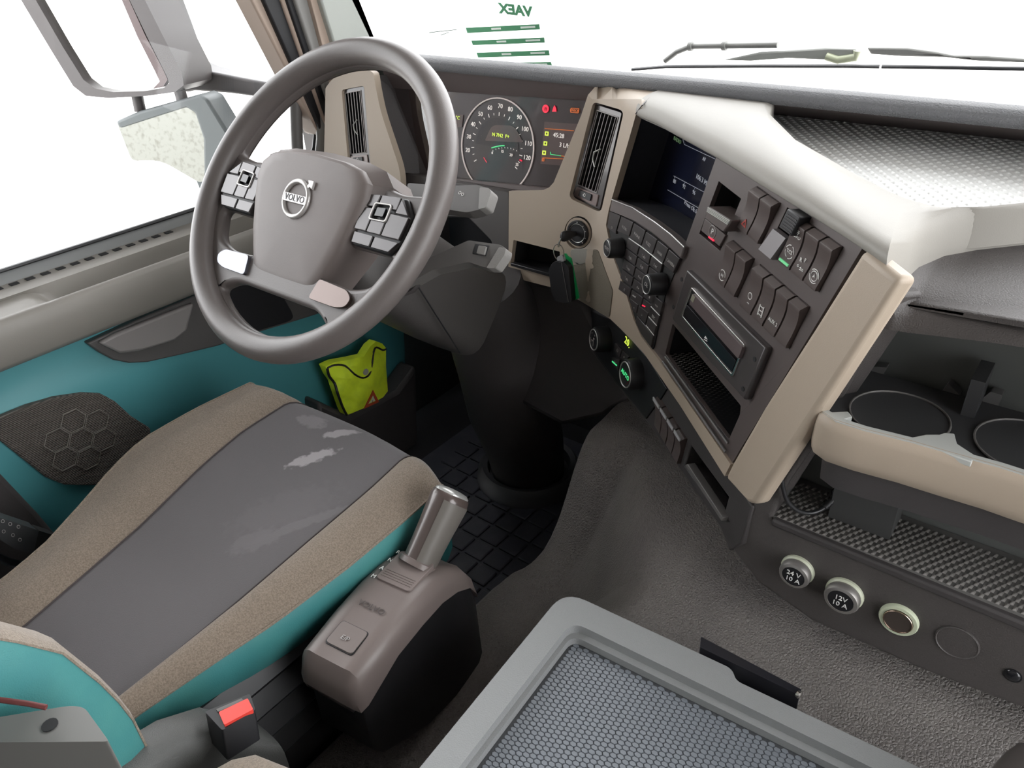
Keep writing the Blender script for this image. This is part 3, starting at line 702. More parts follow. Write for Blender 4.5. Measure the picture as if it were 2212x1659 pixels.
link('bright_rule', tube([K(zc(1025, 314), .0055), K(zc(1120, 380), .0055), K(zc(1200, 445), .0055), K(zc(1262, 497), .0055)], .0009, 5), SILVER, kp)
legs = [['1', '2 abc', '3 def'], ['4 ghi', '5 jkl', '6 mno'], ['7 pqrs', '8 tuv', '9 wxyz'], ['* a/A', '0 +', '#'], ['C', 'OK', 'End']]
for r_ in range(5):
    for c_ in range(3):
        cx0, cy0 = 1050+83*c_-14*r_, 372+66*c_+75*r_
        if r_ == 4: cy0 += 4
        q = [zc(cx0-37+5, cy0-27-33), zc(cx0+39+5, cy0+31-33), zc(cx0+37-7, cy0+27+34), zc(cx0-40-7, cy0-31+34)]
        key(q, legs[r_][c_] if not (r_ == 4 and c_ > 0) else None, .0052)
sheet('hang_up_mark', [zc(1118, 790), zc(1140, 800), zc(1138, 808), zc(1116, 798)], Ko(.005), Kn, .001, REDL, kp)
sheet('call_mark', [zc(1050, 718), zc(1072, 735), zc(1068, 742), zc(1048, 726)], Ko(.005), Kn, .001, DIM, kp)
for q, lg in (([zc(1030, 745), zc(1088, 790), zc(1075, 850), zc(1045, 830)], '<'), ([zc(1093, 795), zc(1160, 850), zc(1140, 930), zc(1080, 860)], '>'), ([zc(1195, 722), zc(1265, 775), zc(1245, 862), zc(1180, 800)], '< >'), ([zc(1178, 808), zc(1242, 870), zc(1222, 938), zc(1162, 872)], 'ESC'), ([zc(1160, 880), zc(1218, 945), zc(1200, 1010), zc(1145, 935)], None), ([zc(1080, 870), zc(1140, 940), zc(1195, 1020), zc(1180, 1095), zc(1110, 1000), zc(1070, 915)], None)):
    if len(q) == 4: key(q, lg, .0055)
    else: sheet('key', q, Ko(.0045), Kn, .005, KEY, kp, bevel=.0006)
for a, b in (((1182, 804), (1244, 868)), ((1165, 876), (1222, 940)), ((1146, 938), (1202, 1010))):
    link('white_rule', tube([K(zc(*a), .0055), K(zc(*b), .0055)], .0006, 5), WHITE, kp)
def knob(name, parent, basep, tipp, off0, r, h, cap=BLACK, ringm=SILVER, seg=28):
    base = K(basep, off0)
    M = frame_xy(base, KX, Kn)
    kb = link(name, lathe([(r*1.02, 0), (r, h*.15), (r*.97, h*.85), (r*.90, h*.97), (r*.78, h), (0.0005, h)], M, seg), BLACK, parent)
    link('ring', tube([M @ V((r*.80*math.cos(i*2*math.pi/30), r*.80*math.sin(i*2*math.pi/30), h+.0003)) for i in range(30)], r*.045, 6, True), ringm, kb)
    return kb, M, h
kb, M, h = knob('knob', kp, zc(965, 383), None, .004, .0150, .022)
text('MUTE', M @ Matrix.Translation((0, 0, h+.0005)), .006, DIM, kb)
kb, M, h = knob('knob', kp, zc(1268, 642), None, .004, .0150, .024)
text('Ok', M @ Matrix.Translation((0, 0, h+.0005)), .0075, DIM, kb)

# ================================================================== rocker switches
RK = mat('rocker_plastic', (.085, .066, .062), .42)
def rocker(q, label, base=0.0, group='rocker switches on the console', off=0.0):
    secs = []
    for v, o in ((0, -.004), (0.0, .0035), (.085, .0118), (.11, .0120), (.2, .0100), (.35, .0072), (.5, .0058), (.7, .0056), (.93, .0068), (.99, .0058), (1.0, -.004)):
        secs.append([K(q2(q, u, v), off)+Kn*(o*.75) for u in (.04, .5, .96)])
    vs_ = [p for s in secs for p in s]; n3 = 3; f = []
    for i in range(len(secs)-1):
        for j in range(2): f.append([i*3+j, i*3+j+1, (i+1)*3+j+1, (i+1)*3+j])
    nb = len(secs)
    f.append([i*3 for i in range(nb)]); f.append([i*3+2 for i in range(nb)])
    t = thing('rocker_switch', K(q2(q, .5, 1), off), label, 'switch', group)
    link('rocker', mesh(vs_, f, 30), RK, t)
    return t
def cols(G, n): return [sub(G, i/n+.005, .0, (i+1)/n-.005, 1) for i in range(n)]
def onrock(q, u, v, o): return frame_xy(K(q2(q, u, v))+Kn*(o*.85+.0004), KX, Kn)
c = cols(G1, 2)
t = rocker(c[0], 'rocker switch with faint red warning triangle, left in the upper pair beside the parking brake')
tri = [q2(c[0], .30, .86), q2(c[0], .5, .70), q2(c[0], .74, .88)]
sheet('red_triangle', tri, lambda p: K(p)+Kn*.0052, Kn, .0010, mat('faint_red', (.35, .05, .04), .5), t, holes=[[tuple(V(p)*.5+V(q2(c[0], .52, .82))*.5) for p in tri]])
rocker(c[1], 'blank rocker switch right of the warning triangle switch')
c = cols(G2, 4)
t = thing('guarded_switch', K(q2(c[0], .5, 1)), 'low grey rocker switch with ribbed latch block, left of the OFF ROAD switch', 'switch')
secs_ = [[K(q2(c[0], u, v))+Kn*o for u in (-.02, .96)] for v, o in ((.50, -.002), (.50, .005), (.98, .011), (1.0, .008), (1.0, -.004))]
vs_ = [p for s in secs_ for p in s]
link('paddle', mesh(vs_, [[i*2, i*2+1, i*2+3, i*2+2] for i in range(4)]+[[0, 2, 4, 6, 8], [1, 3, 5, 7, 9]], 25), mat('paddle_grey', (.16, .145, .15), .4), t)
lb = sheet('latch_block', sub(c[0], .02, .02, .95, .46), Ko(.013), Kn, .016, BLACK, t, bevel=.001)
for i in range(6):
    v = .12+.3*i/5; link('rib', tube([K(q2(c[0], .15, v), .0134), K(q2(c[0], .85, v), .0134)], .0006, 4), KEY, lb)
text('x-x', onrock(c[0], .5, .78, .0085), .007, WHITE, t)
t = rocker(c[1], 'rocker switch marked OFF ROAD and TCS with green light bar')
text('OFF', onrock(c[1], .5, .22, .009), .0058, WHITE, t); text('ROAD', onrock(c[1], .5, .32, .0065), .0052, WHITE, t)
def ring(t, q, u, v, o, r, m_=WHITE, th=.0005, gaps=0):
    M = onrock(q, u, v, o); n_ = 24
    if not gaps: link('ring_mark', tube([M @ V((r*math.cos(i*2*math.pi/n_), r*math.sin(i*2*math.pi/n_), 0)) for i in range(n_)], th, 4, True), m_, t)
    else:
        for g_ in range(gaps):
            a0 = 2*math.pi*g_/gaps
            link('ring_mark', tube([M @ V((r*math.cos(a0+k*.75*2*math.pi/gaps/6), r*math.sin(a0+k*.75*2*math.pi/gaps/6), 0)) for k in range(7)], th, 4), m_, t)
ring(t, c[1], .5, .68, .005, .0068, gaps=4); text('TCS', onrock(c[1], .5, .68, .005), .0052, WHITE, t)
sheet('green_bar', sub(c[1], .15, .89, .85, .94), lambda p: K(p)+Kn*.0060, Kn, .0014, mat('green_bar', (.15, .55, .25), .4, emit=((.2, .8, .35), .15)), t)
t = rocker(c[2], 'rocker switch with coloured-outline trailer symbols, second from the right in the upper row of four')
for (u, v, s_) in ((.35, .66, 'R'), (.62, .62, 'F'), (.35, .78, 'o'), (.65, .80, '±o')): text(s_, onrock(c[2], u, v, .0055), .006, WHITE, t)
t = rocker(c[3], 'rocker switch with ringed brake symbol, rightmost of the upper row of four')
ring(t, c[3], .5, .76, .0052, .0048); ring(t, c[3], .5, .76, .0052, .0068, gaps=2); text('A', onrock(c[3], .5, .76, .0052), .005, WHITE, t)
c = cols(G3, 2)
t = rocker(c[0], 'rocker switch with ringed hill-start symbol above the disc player, left of its pair')
ring(t, c[0], .5, .78, .0055, .0062, gaps=2); text('(H)', onrock(c[0], .5, .78, .0055), .004, WHITE, t)
rocker(c[1], 'blank rocker switch beside the hill-start switch above the disc player')
c = cols(G4, 4)
t = rocker(c[0], 'rocker switch with engine brake symbol, left of the lower row of four')
ring(t, c[0], .45, .66, .0048, .0036); text('~', onrock(c[0], .55, .80, .0055), .008, WHITE, t)
t = rocker(c[1], 'rocker switch with axle and wheels symbol, left of the AUX 2 switch')
ax_ = onrock(c[1], .5, .74, .0053)
for x_ in (-.0035, .0035):
    link('wheel_bar', tube([ax_ @ V((x_, -.006, 0)), ax_ @ V((x_, .006, 0))], .0009, 4), WHITE, t)
for y_ in (-.0045, 0, .0045): link('axle_bar', tube([ax_ @ V((-.0035, y_, 0)), ax_ @ V((.0035, y_, 0))], .0005, 4), WHITE, t)
t = rocker(c[2], 'rocker switch marked AUX 2'); text('AUX 2', onrock(c[2], .5, .74, .0053), .0058, WHITE, t)
rocker(c[3], 'blank rocker switch, rightmost of the lower row of four')
c = cols(LSW, 4)
ORD = ['uppermost', 'second', 'third', 'lowest']
for i in range(4):
    t = rocker(c[i], 'dark switch with pale top edge, %s of the four below the climate knobs' % ORD[i], group='switches below the climate knobs', off=CLo)
    sheet('pale_edge', sub(c[i], .05, -.01, .95, .10), lambda p: K(p, CLo)+Kn*.0100, Kn, .0020, mat('pale_edge', (.42, .42, .43), .4), t, bevel=.0005)
# parking brake
pb = thing('parking_brake_switch', K(q2(GP, .5, 1)), 'square pull-up parking brake switch with ringed P and red light', 'switch')
lv = [za(258, 283), za(432, 385), za(377, 470), za(236, 368)]
lvo = sheet('pull_lever', lv, Ko(.016), Kn, .03, RK, pb, bevel=.0015)
for i in range(4):
    v = .08+.1*i; link('grip_line', tube([K(q2(lv, .04, v), .0164), K(q2(lv, .96, v), .0164)], .0006, 4), SILVER, lvo)
pf = [za(240, 372), za(388, 490), za(345, 572), za(213, 458)]
sheet('face', pf, Ko(.003), Kn, .012, RK, pb, bevel=.0008)
Mp = frame_xy(K(za(294, 468), .0034), KX, Kn)
link('ring_mark', tube([Mp @ V((.0072*math.cos(i*2*math.pi/24), .0072*math.sin(i*2*math.pi/24), 0)) for i in range(24)], .0005, 4, True), DIM, pb)
text('P', Mp, .010, WHITE, pb)
sheet('red_light', rp([za(263, 498), za(303, 527), za(300, 537), za(264, 508)], 1), Ko(.0046), Kn, .0015, REDL, pb, bevel=.0003)

# ================================================================== disc player
dp = thing('disc_player', K((1560, 780), .01), 'dark disc player plate with silver outlined slot under the rocker switches', 'disc player')
plate = [(1482, 582), (1656, 753), (1609, 866), (1450, 688)]
sheet('face_plate', plate, Ko(.008), Kn, .010, mat('player_black', (.055, .047, .047), .32), dp, bevel=.003, seg=3)
sf = [zb(393, 165), zb(714, 512), zb(640, 706), zb(332, 340)]
si = sub(sf, .024, .055, .976, .945)
sheet('silver_frame', rp(sf, 5), Ko(.0105), Kn, .004, CHROME, dp, holes=[rp(si, 4)], bevel=.0006)
sheet('slot_glass', rp(sub(sf, .01, .03, .99, .97), 4), Ko(.0085), Kn, .001, BLACKG, dp)
sheet('disc_door', rp(sub(sf, .06, .10, .985, .46), 3), Ko(.0125), Kn, .005, mat('disc_door', (.11, .085, .085), .3), dp, bevel=.0014, seg=3)
sheet('eject_bar', rp(sub(sf, .03, .55, .965, .90), 2), Ko(.0110), Kn, .003, BLACKG, dp, bevel=.0008)
sheet('memory_card_mark', sub(sf, .055, .14, .105, .33), Ko(.0132), Kn, .001, mat('card_mark', (.25, .24, .18), .5), dp)
sheet('eject_mark', [zb(472, 470), zb(480, 458), zb(492, 480)], Ko(.0114), Kn, .0006, WHITE, dp)
sheet('eject_mark', [zb(471, 476), zb(491, 488), zb(490, 492), zb(470, 480)], Ko(.0114), Kn, .0006, WHITE, dp)
for p_ in ((340, 120), (290, 285), (775, 597), (705, 775)):
    link('screw_hole', lathe([(.0028, 0), (.0028, .0006), (.0, .0006)], frame_xy(K(zb(*p_), .0082), KX, Kn), 12), DEEP, dp)

# ================================================================== climate controls
cc = thing('climate_panel', K((1330, 780), CLo), 'climate control panel with two large round knobs and lime temperature readout', 'climate control')
sheet('panel_face', [(1262, 665), (1330, 695), (1400, 775), (1440, 840), (1428, 860), (1395, 905), (1330, 825), (1278, 752), (1263, 705)], Ko(CLo+.002), Kn, .004, BLACK, cc, bevel=.001)
kb, M, h = knob('knob', cc, zc(868, 1035), None, CLo+.002, .0215, .024, seg=36)
for pts_ in ([(-.008, -.004), (-.002, -.004), (-.001, .003), (.004, .003)], [(-.001, .003), (.002, -.011)], [(.0, .009), (.002, .010), (.003, .008)], [(-.012, .006), (-.007, .009)], [(-.012, -.002), (-.009, -.009)]):
    link('airflow_mark', tube([M @ V((x, y, h+.0004)) for x, y in pts_], .0005, 4), DIM, kb)
kb, M, h = knob('knob', cc, zc(1085, 1285), None, CLo+.002, .0245, .020, seg=36)
text('AUTO', M @ Matrix.Translation((0, 0, h+.0005)), .0105, GRL, kb)
link('warm_arc', tube([M @ V((.0145*math.cos(rad(-60+i*10)), .0145*math.sin(rad(-60+i*10)), h+.0003)) for i in range(11)], .0005, 4), mat('dark_red', (.25, .02, .02), .5), kb)
text('20.', frame_xy(K(zc(1012, 1060), CLo+.004), KX, Kn), .017, YEL, cc)
for q, lg in (([zc(925, 1065), zc(970, 1115), zc(955, 1170), zc(915, 1115)], '( )'), ([zc(975, 1118), zc(1020, 1165), zc(1000, 1200), zc(960, 1172)], 'o'), ([zc(905, 1165), zc(955, 1185), zc(945, 1265), zc(895, 1205)], 'AC')):
    k_ = sheet('button', q, Ko(CLo+.005), Kn, .004, KEY, cc, bevel=.0005)
    text(lg, frame_xy(K(q2(q, .5, .5), CLo+.0054), KX, Kn), .006, DIM, k_)
sheet('green_light', [zc(903, 1193), zc(935, 1222), zc(934, 1230), zc(901, 1200)], Ko(CLo+.0058), Kn, .001, GRL, cc)

# ================================================================== ignition lock, key, fob
il = thing('ignition_lock', ic, 'round black ignition lock in the beige trim under the leaning vent', 'ignition lock')
link('barrel', lathe([(.0205, -.011), (.0205, .003), (.019, .005), (.0165, .005), (.016, .003), (.0005, .003)], IM, 32), BLACK, il)
link('chrome_ring', tube([IM @ V((.0150*math.cos(i*2*math.pi/36), .0150*math.sin(i*2*math.pi/36), .0036)) for i in range(36)], .0005, 5, True), SILVER, il)
for a in (90, 50, 20, -15, -45):
    link('position_mark', tube([IM @ V((r*math.cos(rad(a)), r*math.sin(rad(a)), .0054)) for r in (.0172, .0188)], .0006, 4), WHITE, il)
ky = thing('ignition_key', ic+In*.03, 'black-headed key turned in the ignition lock', 'key')
kd = (K((1212, 513), .0)-ic); 
tip = pl((1212, 512), ic+In*.032, In); b_ = ic+In*.006
ax_ = (tip-b_).normalized(); sd = ax_.cross(V((0, 0, 1))).normalized(); up_ = sd.cross(ax_)
secs_ = []
for t_, w_, th_ in ((0, .004, .0035), (.25, .0055, .0045), (.45, .0085, .0050), (.8, .0090, .0048), (.95, .0078, .0040), (1.0, .005, .003)):
    c_ = b_.lerp(tip, t_); secs_.append([c_+up_*w_*math.sin(a)+sd*th_*math.cos(a) for a in [k*2*math.pi/10 for k in range(10)]])
link('head', loft(secs_, True, True, 50), BLACK, ky)
kr = thing('key_ring', tip, 'thin chrome split ring hanging from the ignition key', 'key ring')
rc = pl((1207, 545), ic+In*.03, In)
link('ring', tube([rc+In.cross(V((0, 0, 1))).normalized()*.0105*math.cos(i*2*math.pi/28)+V((0, 0, .0135))*math.sin(i*2*math.pi/28) for i in range(28)], .0009, 6, True), CHROME, kr)
link('clasp', tube([tip+V((0, 0, -.002)), rc+V((0, 0, .0135)), rc+V((0, 0, .009))], .0016, 6), CHROME, kr)
fo = thing('key_fob', pl((1210, 655), ic+In*.028, In), 'black plastic key fob hanging under the ignition', 'key fob')
FP = plane(ic+In*.032, In)
fb = sheet('body', rp([zc(478, 485), zc(545, 470), zc(590, 520), zc(615, 770), zc(570, 782), zc(490, 762), zc(465, 690), zc(447, 540)], 6), FP, In, .012, BLACK, fo, bevel=.003, seg=3)
link('seam', tube([FP(zc(540, 490), .0006), FP(zc(590, 770), .0006)], .0005, 4), GREYP, fb)
sheet('loop', rp([zc(505, 450), zc(545, 430), zc(560, 480), zc(515, 495)], 4), FP, In, .006, mat('fob_grey', (.3, .3, .3), .4), fo, bevel=.001)
kt = sheet('key_tag', rp([zc(545, 430), zc(572, 420), zc(585, 445), zc(610, 455), zc(667, 745), zc(615, 765), zc(590, 730)], 4), lambda p: FP(p, -.013), In, .002, mat('green_tag', (.01, .32, .09), .4), None, bevel=.0006)
put(kt, '', 'bright green plastic key tag hanging behind the black key fob', 'key tag')

# ================================================================== steering wheel
wa = rad(49.2); Wc = V((-.838, .619, .839)); Wn = V((0, -math.sin(wa), math.cos(wa))); Wu = V((1, 0, 0)); Wv = Wn.cross(Wu)
WM = Matrix((Wu, Wv, Wn)).transposed().to_4x4(); WM.translation = Wc
wp = lambda off: (lambda p: WM @ V((p[0], p[1], off)))
WPL = plane(Wc, Wn)
sw = thing('steering_wheel', Wc-Wn*.05, 'large grey-brown four-spoke truck steering wheel with airbag pad and emblem', 'steering wheel')
RR = .2115
link('rim', tube([WM @ V((RR*math.cos(i*2*math.pi/96), RR*math.sin(i*2*math.pi/96), 0)) for i in range(96)], .0178, 18, True), WHEEL, sw)
def arc(r, a0, a1, n): return [(r*math.cos(rad(lerp(a0, a1, i/n))), r*math.sin(rad(lerp(a0, a1, i/n)))) for i in range(n+1)]
top = rp(arc(.196, 11, 169, 28)+[(-.15, .032), (-.10, .040), (0, .05), (.10, .040), (.15, .032)], [.02]+[0]*27+[.02]+[.01]*5)
hl = rp([(-.178, -.046), (-.083, -.048), (-.074, -.098), (-.125, -.100), (-.158, -.090)], [.016, .004, .004, .014, .018], 6)
hr = [(-x, y) for x, y in reversed(hl)]
hb = rp(arc(.193, 234, 306, 14)+[(.085, -.139), (-.085, -.139)], [.012]+[0]*13+[.012, .02, .02], 6)
sheet('spokes', arc(.206, 0, 360, 72)[:-1], wp(-.004), Wn, .020, WHEEL, sw, holes=[top, hl, hr, hb], bevel=.0075, seg=4)
# airbag pad
def padring(pts, off, s=1.0): return [WM @ V((x*s, y*s+(.035*(s-1)), off)) for x, y in pts]
half = [(0, .053), (.06, .050), (.088, .044), (.106, .030), (.110, .012), (.104, -.018), (.092, -.06), (.076, -.098), (.067, -.118), (.060, -.1255), (.05, -.1285), (0, -.1305)]
full = half+[(-x, y) for x, y in reversed(half[1:-1])]
wide = [(x*(1.0+.22*sm(-.04, .05, y)), y+.012*sm(.0, .05, y)) for x, y in full]
secs = [[WM @ V((x, y, -.055)) for x, y in wide], [WM @ V((x, y, -.026)) for x, y in wide]]
for s_, o_ in ((1.012, -.010), (1.0, -.004), (.975, .0), (.93, .003), (.80, .0045), (.5, .0065), (.15, .007)):
    secs.append([WM @ V((x*s_, (y+.03)*s_-.03, o_)) for x, y in full])
pt_ = lambda P: P+Wn*(.0115+.17*((P-Wc).dot(Wv)))
secs = [secs[0]]+[[pt_(P) for P in s_] for s_ in secs[1:]]
pdm = loft(secs, True, True, 28)
pd = link('airbag_pad', pdm, WHEELP, sw)
# emblem
EM = WM @ Matrix.Translation((-.006, -.012, .0160)) @ Matrix.Rotation(rad(9.6), 4, 'X'); er = .0235
em = link('emblem', tube([EM @ V((er*math.cos(i*2*math.pi/40), er*math.sin(i*2*math.pi/40), .0012)) for i in range(40)], .0034, 8, True), EMB, pd)
er_p = lambda o: (lambda p: EM @ V((p[0], p[1], o)))
sheet('emblem_bar', [(-.0235, -.0055), (.0235, -.0055), (.0235, .0055), (-.0235, .0055)], er_p(.0042), Wn, .004, EMB, pd, bevel=.0006)
sheet('emblem_arrow', [(.0150, .0185), (.0185, .0150), (.0225, .0190), (.0270, .0165), (.0275, .0275), (.0165, .0270), (.0190, .0225)], er_p(.0035), Wn, .004, EMB, pd, bevel=.0005)
text('VOLVO', EM @ Matrix.Translation((0, 0, .0044)), .0125, mat('emblem_print', (.06, .06, .07), .5), pd, sx=.95)
# button pods
BTN = mat('gloss_button', (.085, .078, .08), .3, .3, coat=.25)
for sgn in (-1, 1):
    f = lambda p, o=0.0: WM @ V((p[0]*sgn, p[1], o))
    pod = [(.100, .022), (.165, .026), (.186, .005), (.184, -.030), (.172, -.046), (.104, -.046)]
    b0 = sheet('button_pod', pod if sgn > 0 else pod, lambda p: f(p, .002), Wn, .022, BLACK, sw, bevel=.004, seg=3)
    rows = [[[(.103, .019), (.126, .022), (.125, .006), (.103, .004)], [(.128, .022), (.160, .024), (.160, .008), (.148, .007), (.148, .012), (.128, .010)], [(.162, .023), (.182, .004), (.160, .004)]],
            [[(.103, .002), (.124, .004), (.124, -.027), (.104, -.027)], [(.126, -.010), (.150, -.008), (.150, -.027), (.126, -.027)], [(.152, .002), (.184, .002), (.182, -.027), (.152, -.027)]],
            [[(.104, -.030), (.138, -.030), (.138, -.044), (.106, -.044)], [(.141, -.030), (.182, -.030), (.172, -.044), (.141, -.044)]]]
    for ri, row in enumerate(rows):
        for q in row: sheet('button', q, lambda p: f(p, .0065-.002*(ri == 2)), Wn, .005, BTN, b0, bevel=.0008)
    fr_ = [(.122, .011), (.152, .013), (.152, -.011), (.122, -.012)]
    sheet('chrome_frame', rp(fr_, .004), lambda p: f(p, .0085), Wn, .003, EMB, b0, holes=[rp([(.1242, .0090), (.1498, .0110), (.1498, -.0090), (.1242, -.0100)], .003)], bevel=.0006)
    sheet('thumb_roller', rp([(.131, .005), (.145, .006), (.145, -.005), (.131, -.006)], .001), lambda p: f(p, .009), Wn, .004, BLACKG, b0, bevel=.001)
    cl = rp([(.074, -.1005), (.128, -.103), (.140, -.112), (.135, -.124), (.118, -.1285), (.068, -.1285)], .006)
    sheet('spoke_clip', cl, lambda p: f(p, .001), Wn, .012, CHROMEB if sgn < 0 else mat('clip_brown_reflection', (.17, .135, .125), .35, .6), sw, bevel=.003, seg=3)  # both clips are chrome; blue and brown tints paint in their reflections
link('hub', lathe([(.07, -.014), (.075, -.05), (.06, -.08)], WM @ Matrix.Translation((0, -.03, 0)), 28), BLACK, sw)

# ---------------- steering column and shroud
sc_ = thing('steering_column', (-.9, 1.15, 0), 'dark plastic steering column cover running down to a round floor boot', 'steering column')
def rrect(cx0, cy0, hw, hh, M, z, k=.4, n=24):
    out = []
    for i in range(n):
        a = 2*math.pi*i/n; c_, s_ = math.cos(a), math.sin(a)
        out.append(M @ V((cx0+hw*math.copysign(abs(c_)**k, c_), cy0+hh*math.copysign(abs(s_)**k, s_), z)))
    return out
secs = [rrect(0, -.02, .065, .055, WM, -.055), rrect(0, -.025, .078, .066, WM, -.075), rrect(.0, -.03, .080, .072, WM, -.15), rrect(.0, -.035, .085, .075, WM, -.25), rrect(0, -.03, .09, .08, WM, -.36)]
link('shroud', loft(secs, True, True, 50), mat('shroud_dark', (.06, .055, .053), .5, bump=('noise', 600, .2)), sc_)
link('shroud_seam', tube([WM @ V((.0965, -.03-.02*i, -.10-.05*i)) for i in range(5)], .0012, 5), BLACK, sc_)
fz = at((1140, 1000), 'z', .05)
cpts = [V((-.84, .93, .60)), V((-.845, .98, .50)), V((-.865, 1.03, .38)), V((-.885, 1.07, .25)), V((-.895, 1.12, .12)), V((-.90, 1.14, .02))]
crad = [(.085, .08), (.095, .09), (.10, .095), (.098, .095), (.09, .09), (.085, .085)]
link('lower_cover', loft([[c_+V((r_[0]*math.cos(a), r_[1]*math.sin(a)*.95, r_[1]*.35*math.sin(a))) for a in [k*2*math.pi/24 for k in range(24)]] for c_, r_ in zip(cpts, crad)], True, True, 60), DARK, sc_)
bm_ = Matrix.Translation((-.90, 1.14, .0))
link('floor_boot', lathe([(.125, .004), (.120, .035), (.110, .048), (.098, .045), (.094, .02)], bm_, 32), mat('boot_rubber', (.05, .05, .055), .5), sc_)
link('adjust_lever', tube([WPL(p, -.10) for p in [(800, 640), (860, 640), (890, 628), (905, 612)]], .004, 6), DARK, sc_)
# stalks
def stalk(label, poly, off, th, tip=None, marks=(), m_=None):
    c_ = WPL(poly[0], off-th); t = thing('control_stalk', c_, label, 'control stalk', 'stalks behind the steering wheel')
    a_ = sheet('arm', rp(poly, 6), lambda p: WPL(p, off), Wn, th, m_ or GREYP, t, bevel=.005, seg=3)
    if tip: sheet('tip', rp(tip, 4), lambda p: WPL(p, off+.002), Wn, th*.9, mat('stalk_tip', (.26, .25, .24), .5, bump=('noise', 600, .3)), t, bevel=.004, seg=3)
    for s_, p_, z_ in marks: text(s_, frame_xy(WPL(p_, off+.0006), (Wu*.97-Wv*.25).normalized(), Wn), z_, WHITE, t)
    return t
stalk('left control stalk with lamp symbols behind the left button spoke', [(582, 332), (604, 330), (660, 341), (740, 358), (800, 380), (760, 400), (640, 372), (584, 354)], -.075, .016, None, [('<>', (621, 350), .011), ('=D', (641, 354), .011)], mat('stalk_dark', (.075, .07, .07), .5))
stalk('upper right control stalk with pale textured end beside the instruments', [(880, 395), (960, 402), (1030, 399), (1052, 406), (1054, 416), (1038, 452), (1008, 459), (950, 450), (880, 455)], -.085, .020, [(1036, 404), (1056, 406), (1061, 414), (1050, 448), (1033, 452)], [('oo', (997, 417), .010)])
st = stalk('lower right control stalk with thumb wheel pointing to the ignition panel', [(860, 600), (927, 557), (1012, 519), (1083, 529), (1091, 537), (1067, 577), (1048, 578), (1012, 566), (934, 583), (870, 620)], -.085, .018, [(1078, 533), (1093, 536), (1090, 550), (1070, 579), (1050, 579), (1062, 560)], [])
sheet('wheel_slot', [(1026, 526), (1057, 530), (1050, 553), (1020, 548)], lambda p: WPL(p, -.0842), Wn, .003, BLACK, st, bevel=.0006)
sheet('thumb_wheel', rp([(1034, 530), (1050, 532), (1045, 550), (1029, 547)], 2), lambda p: WPL(p, -.081), Wn, .004, mat('wheel_grey', (.22, .21, .2), .45), st, bevel=.001)

# ================================================================== driver seat
ds = thing('driver_seat', (-.82, .35, 0), 'driver seat with charcoal centre panel, tan velour bolsters and teal leather sides', 'seat')
STN = mat('seat_centre_stained', (.105, .096, .10), .85, bump=('noise', 900, .4), sheen=.15)
nt = STN.node_tree; b_ = nt.nodes['Principled BSDF']; gm = nt.nodes.new('ShaderNodeNewGeometry')
def seat_surf(x, y): return 0
def stain(p, rx, ry, rot):
    c_ = at(p, 'z', .477)
    sb_ = nt.nodes.new('ShaderNodeVectorMath'); sb_.operation = 'SUBTRACT'; nt.links.new(gm.outputs['Position'], sb_.inputs[0]); sb_.inputs[1].default_value = c_
    mp = nt.nodes.new('ShaderNodeMapping'); mp.vector_type = 'TEXTURE'; mp.inputs['Rotation'].default_value = (0, 0, rad(rot)); mp.inputs['Scale'].default_value = (rx, ry, 1); nt.links.new(sb_.outputs[0], mp.inputs['Vector'])
    ln = nt.nodes.new('ShaderNodeVectorMath'); ln.operation = 'LENGTH'; nt.links.new(mp.outputs[0], ln.inputs[0])
    return ln.outputs['Value']
nz_ = nt.nodes.new('ShaderNodeTexNoise'); nz_.inputs['Scale'].default_value = 85; nz_.inputs['Detail'].default_value = 6; nt.links.new(gm.outputs['Position'], nz_.inputs['Vector'])
acc = None
for p_, rx, ry, rot, w_ in (((672, 975), .040, .0125, 62, .62), ((735, 928), .030, .010, 45, .5), ((672, 903), .030, .016, 10, .16), ((610, 1075), .085, .040, 60, .03), ((545, 1135), .040, .022, 60, .07), ((640, 1110), .09, .010, 60, .08)):
    d_ = stain(p_, rx, ry, rot)
    ad = nt.nodes.new('ShaderNodeMath'); ad.operation = 'MULTIPLY_ADD'; nt.links.new(nz_.outputs['Fac'], ad.inputs[0]); ad.inputs[1].default_value = -1.6; nt.links.new(d_, ad.inputs[2])
    mr = nt.nodes.new('ShaderNodeMapRange'); nt.links.new(ad.outputs[0], mr.inputs[0]); mr.inputs[1].default_value = .22; mr.inputs[2].default_value = -.12; mr.inputs[3].default_value = 0; mr.inputs[4].default_value = w_
    if acc is None: acc = mr.outputs[0]
    else:
        mx = nt.nodes.new('ShaderNodeMath'); mx.operation = 'MAXIMUM'; nt.links.new(acc, mx.inputs[0]); nt.links.new(mr.outputs[0], mx.inputs[1]); acc = mx.outputs[0]
mix = nt.nodes.new('ShaderNodeMix'); mix.data_type = 'RGBA'; mix.inputs[6].default_value = (.105, .096, .10, 1); mix.inputs[7].default_value = (.46, .43, .44, 1)
nt.links.new(acc, mix.inputs[0]); nt.links.new(mix.outputs[2], b_.inputs['Base Color'])
def tab(t, y):
    if y <= t[0][0]: return t[0][1]
    for (y0, a0), (y1, a1) in zip(t, t[1:]):
        if y <= y1: return lerp(a0, a1, (y-y0)/(y1-y0))
    return t[-1][1]
ZS = [(.05, .422), (.14, .430), (.30, .445), (.43, .460), (.52, .468), (.61, .475)]
XLS = [(.05, -.885), (.14, -.898), (.30, -.928), (.43, -.962), (.51, -.976), (.61, -.974)]
XRS = [(.05, -.700), (.16, -.699), (.29, -.698), (.44, -.699), (.525, -.701), (.61, -.709)]
XRO = [(.05, -.672), (.147, -.667), (.243, -.650), (.312, -.636), (.42, -.623), (.52, -.619), (.606, -.622)]
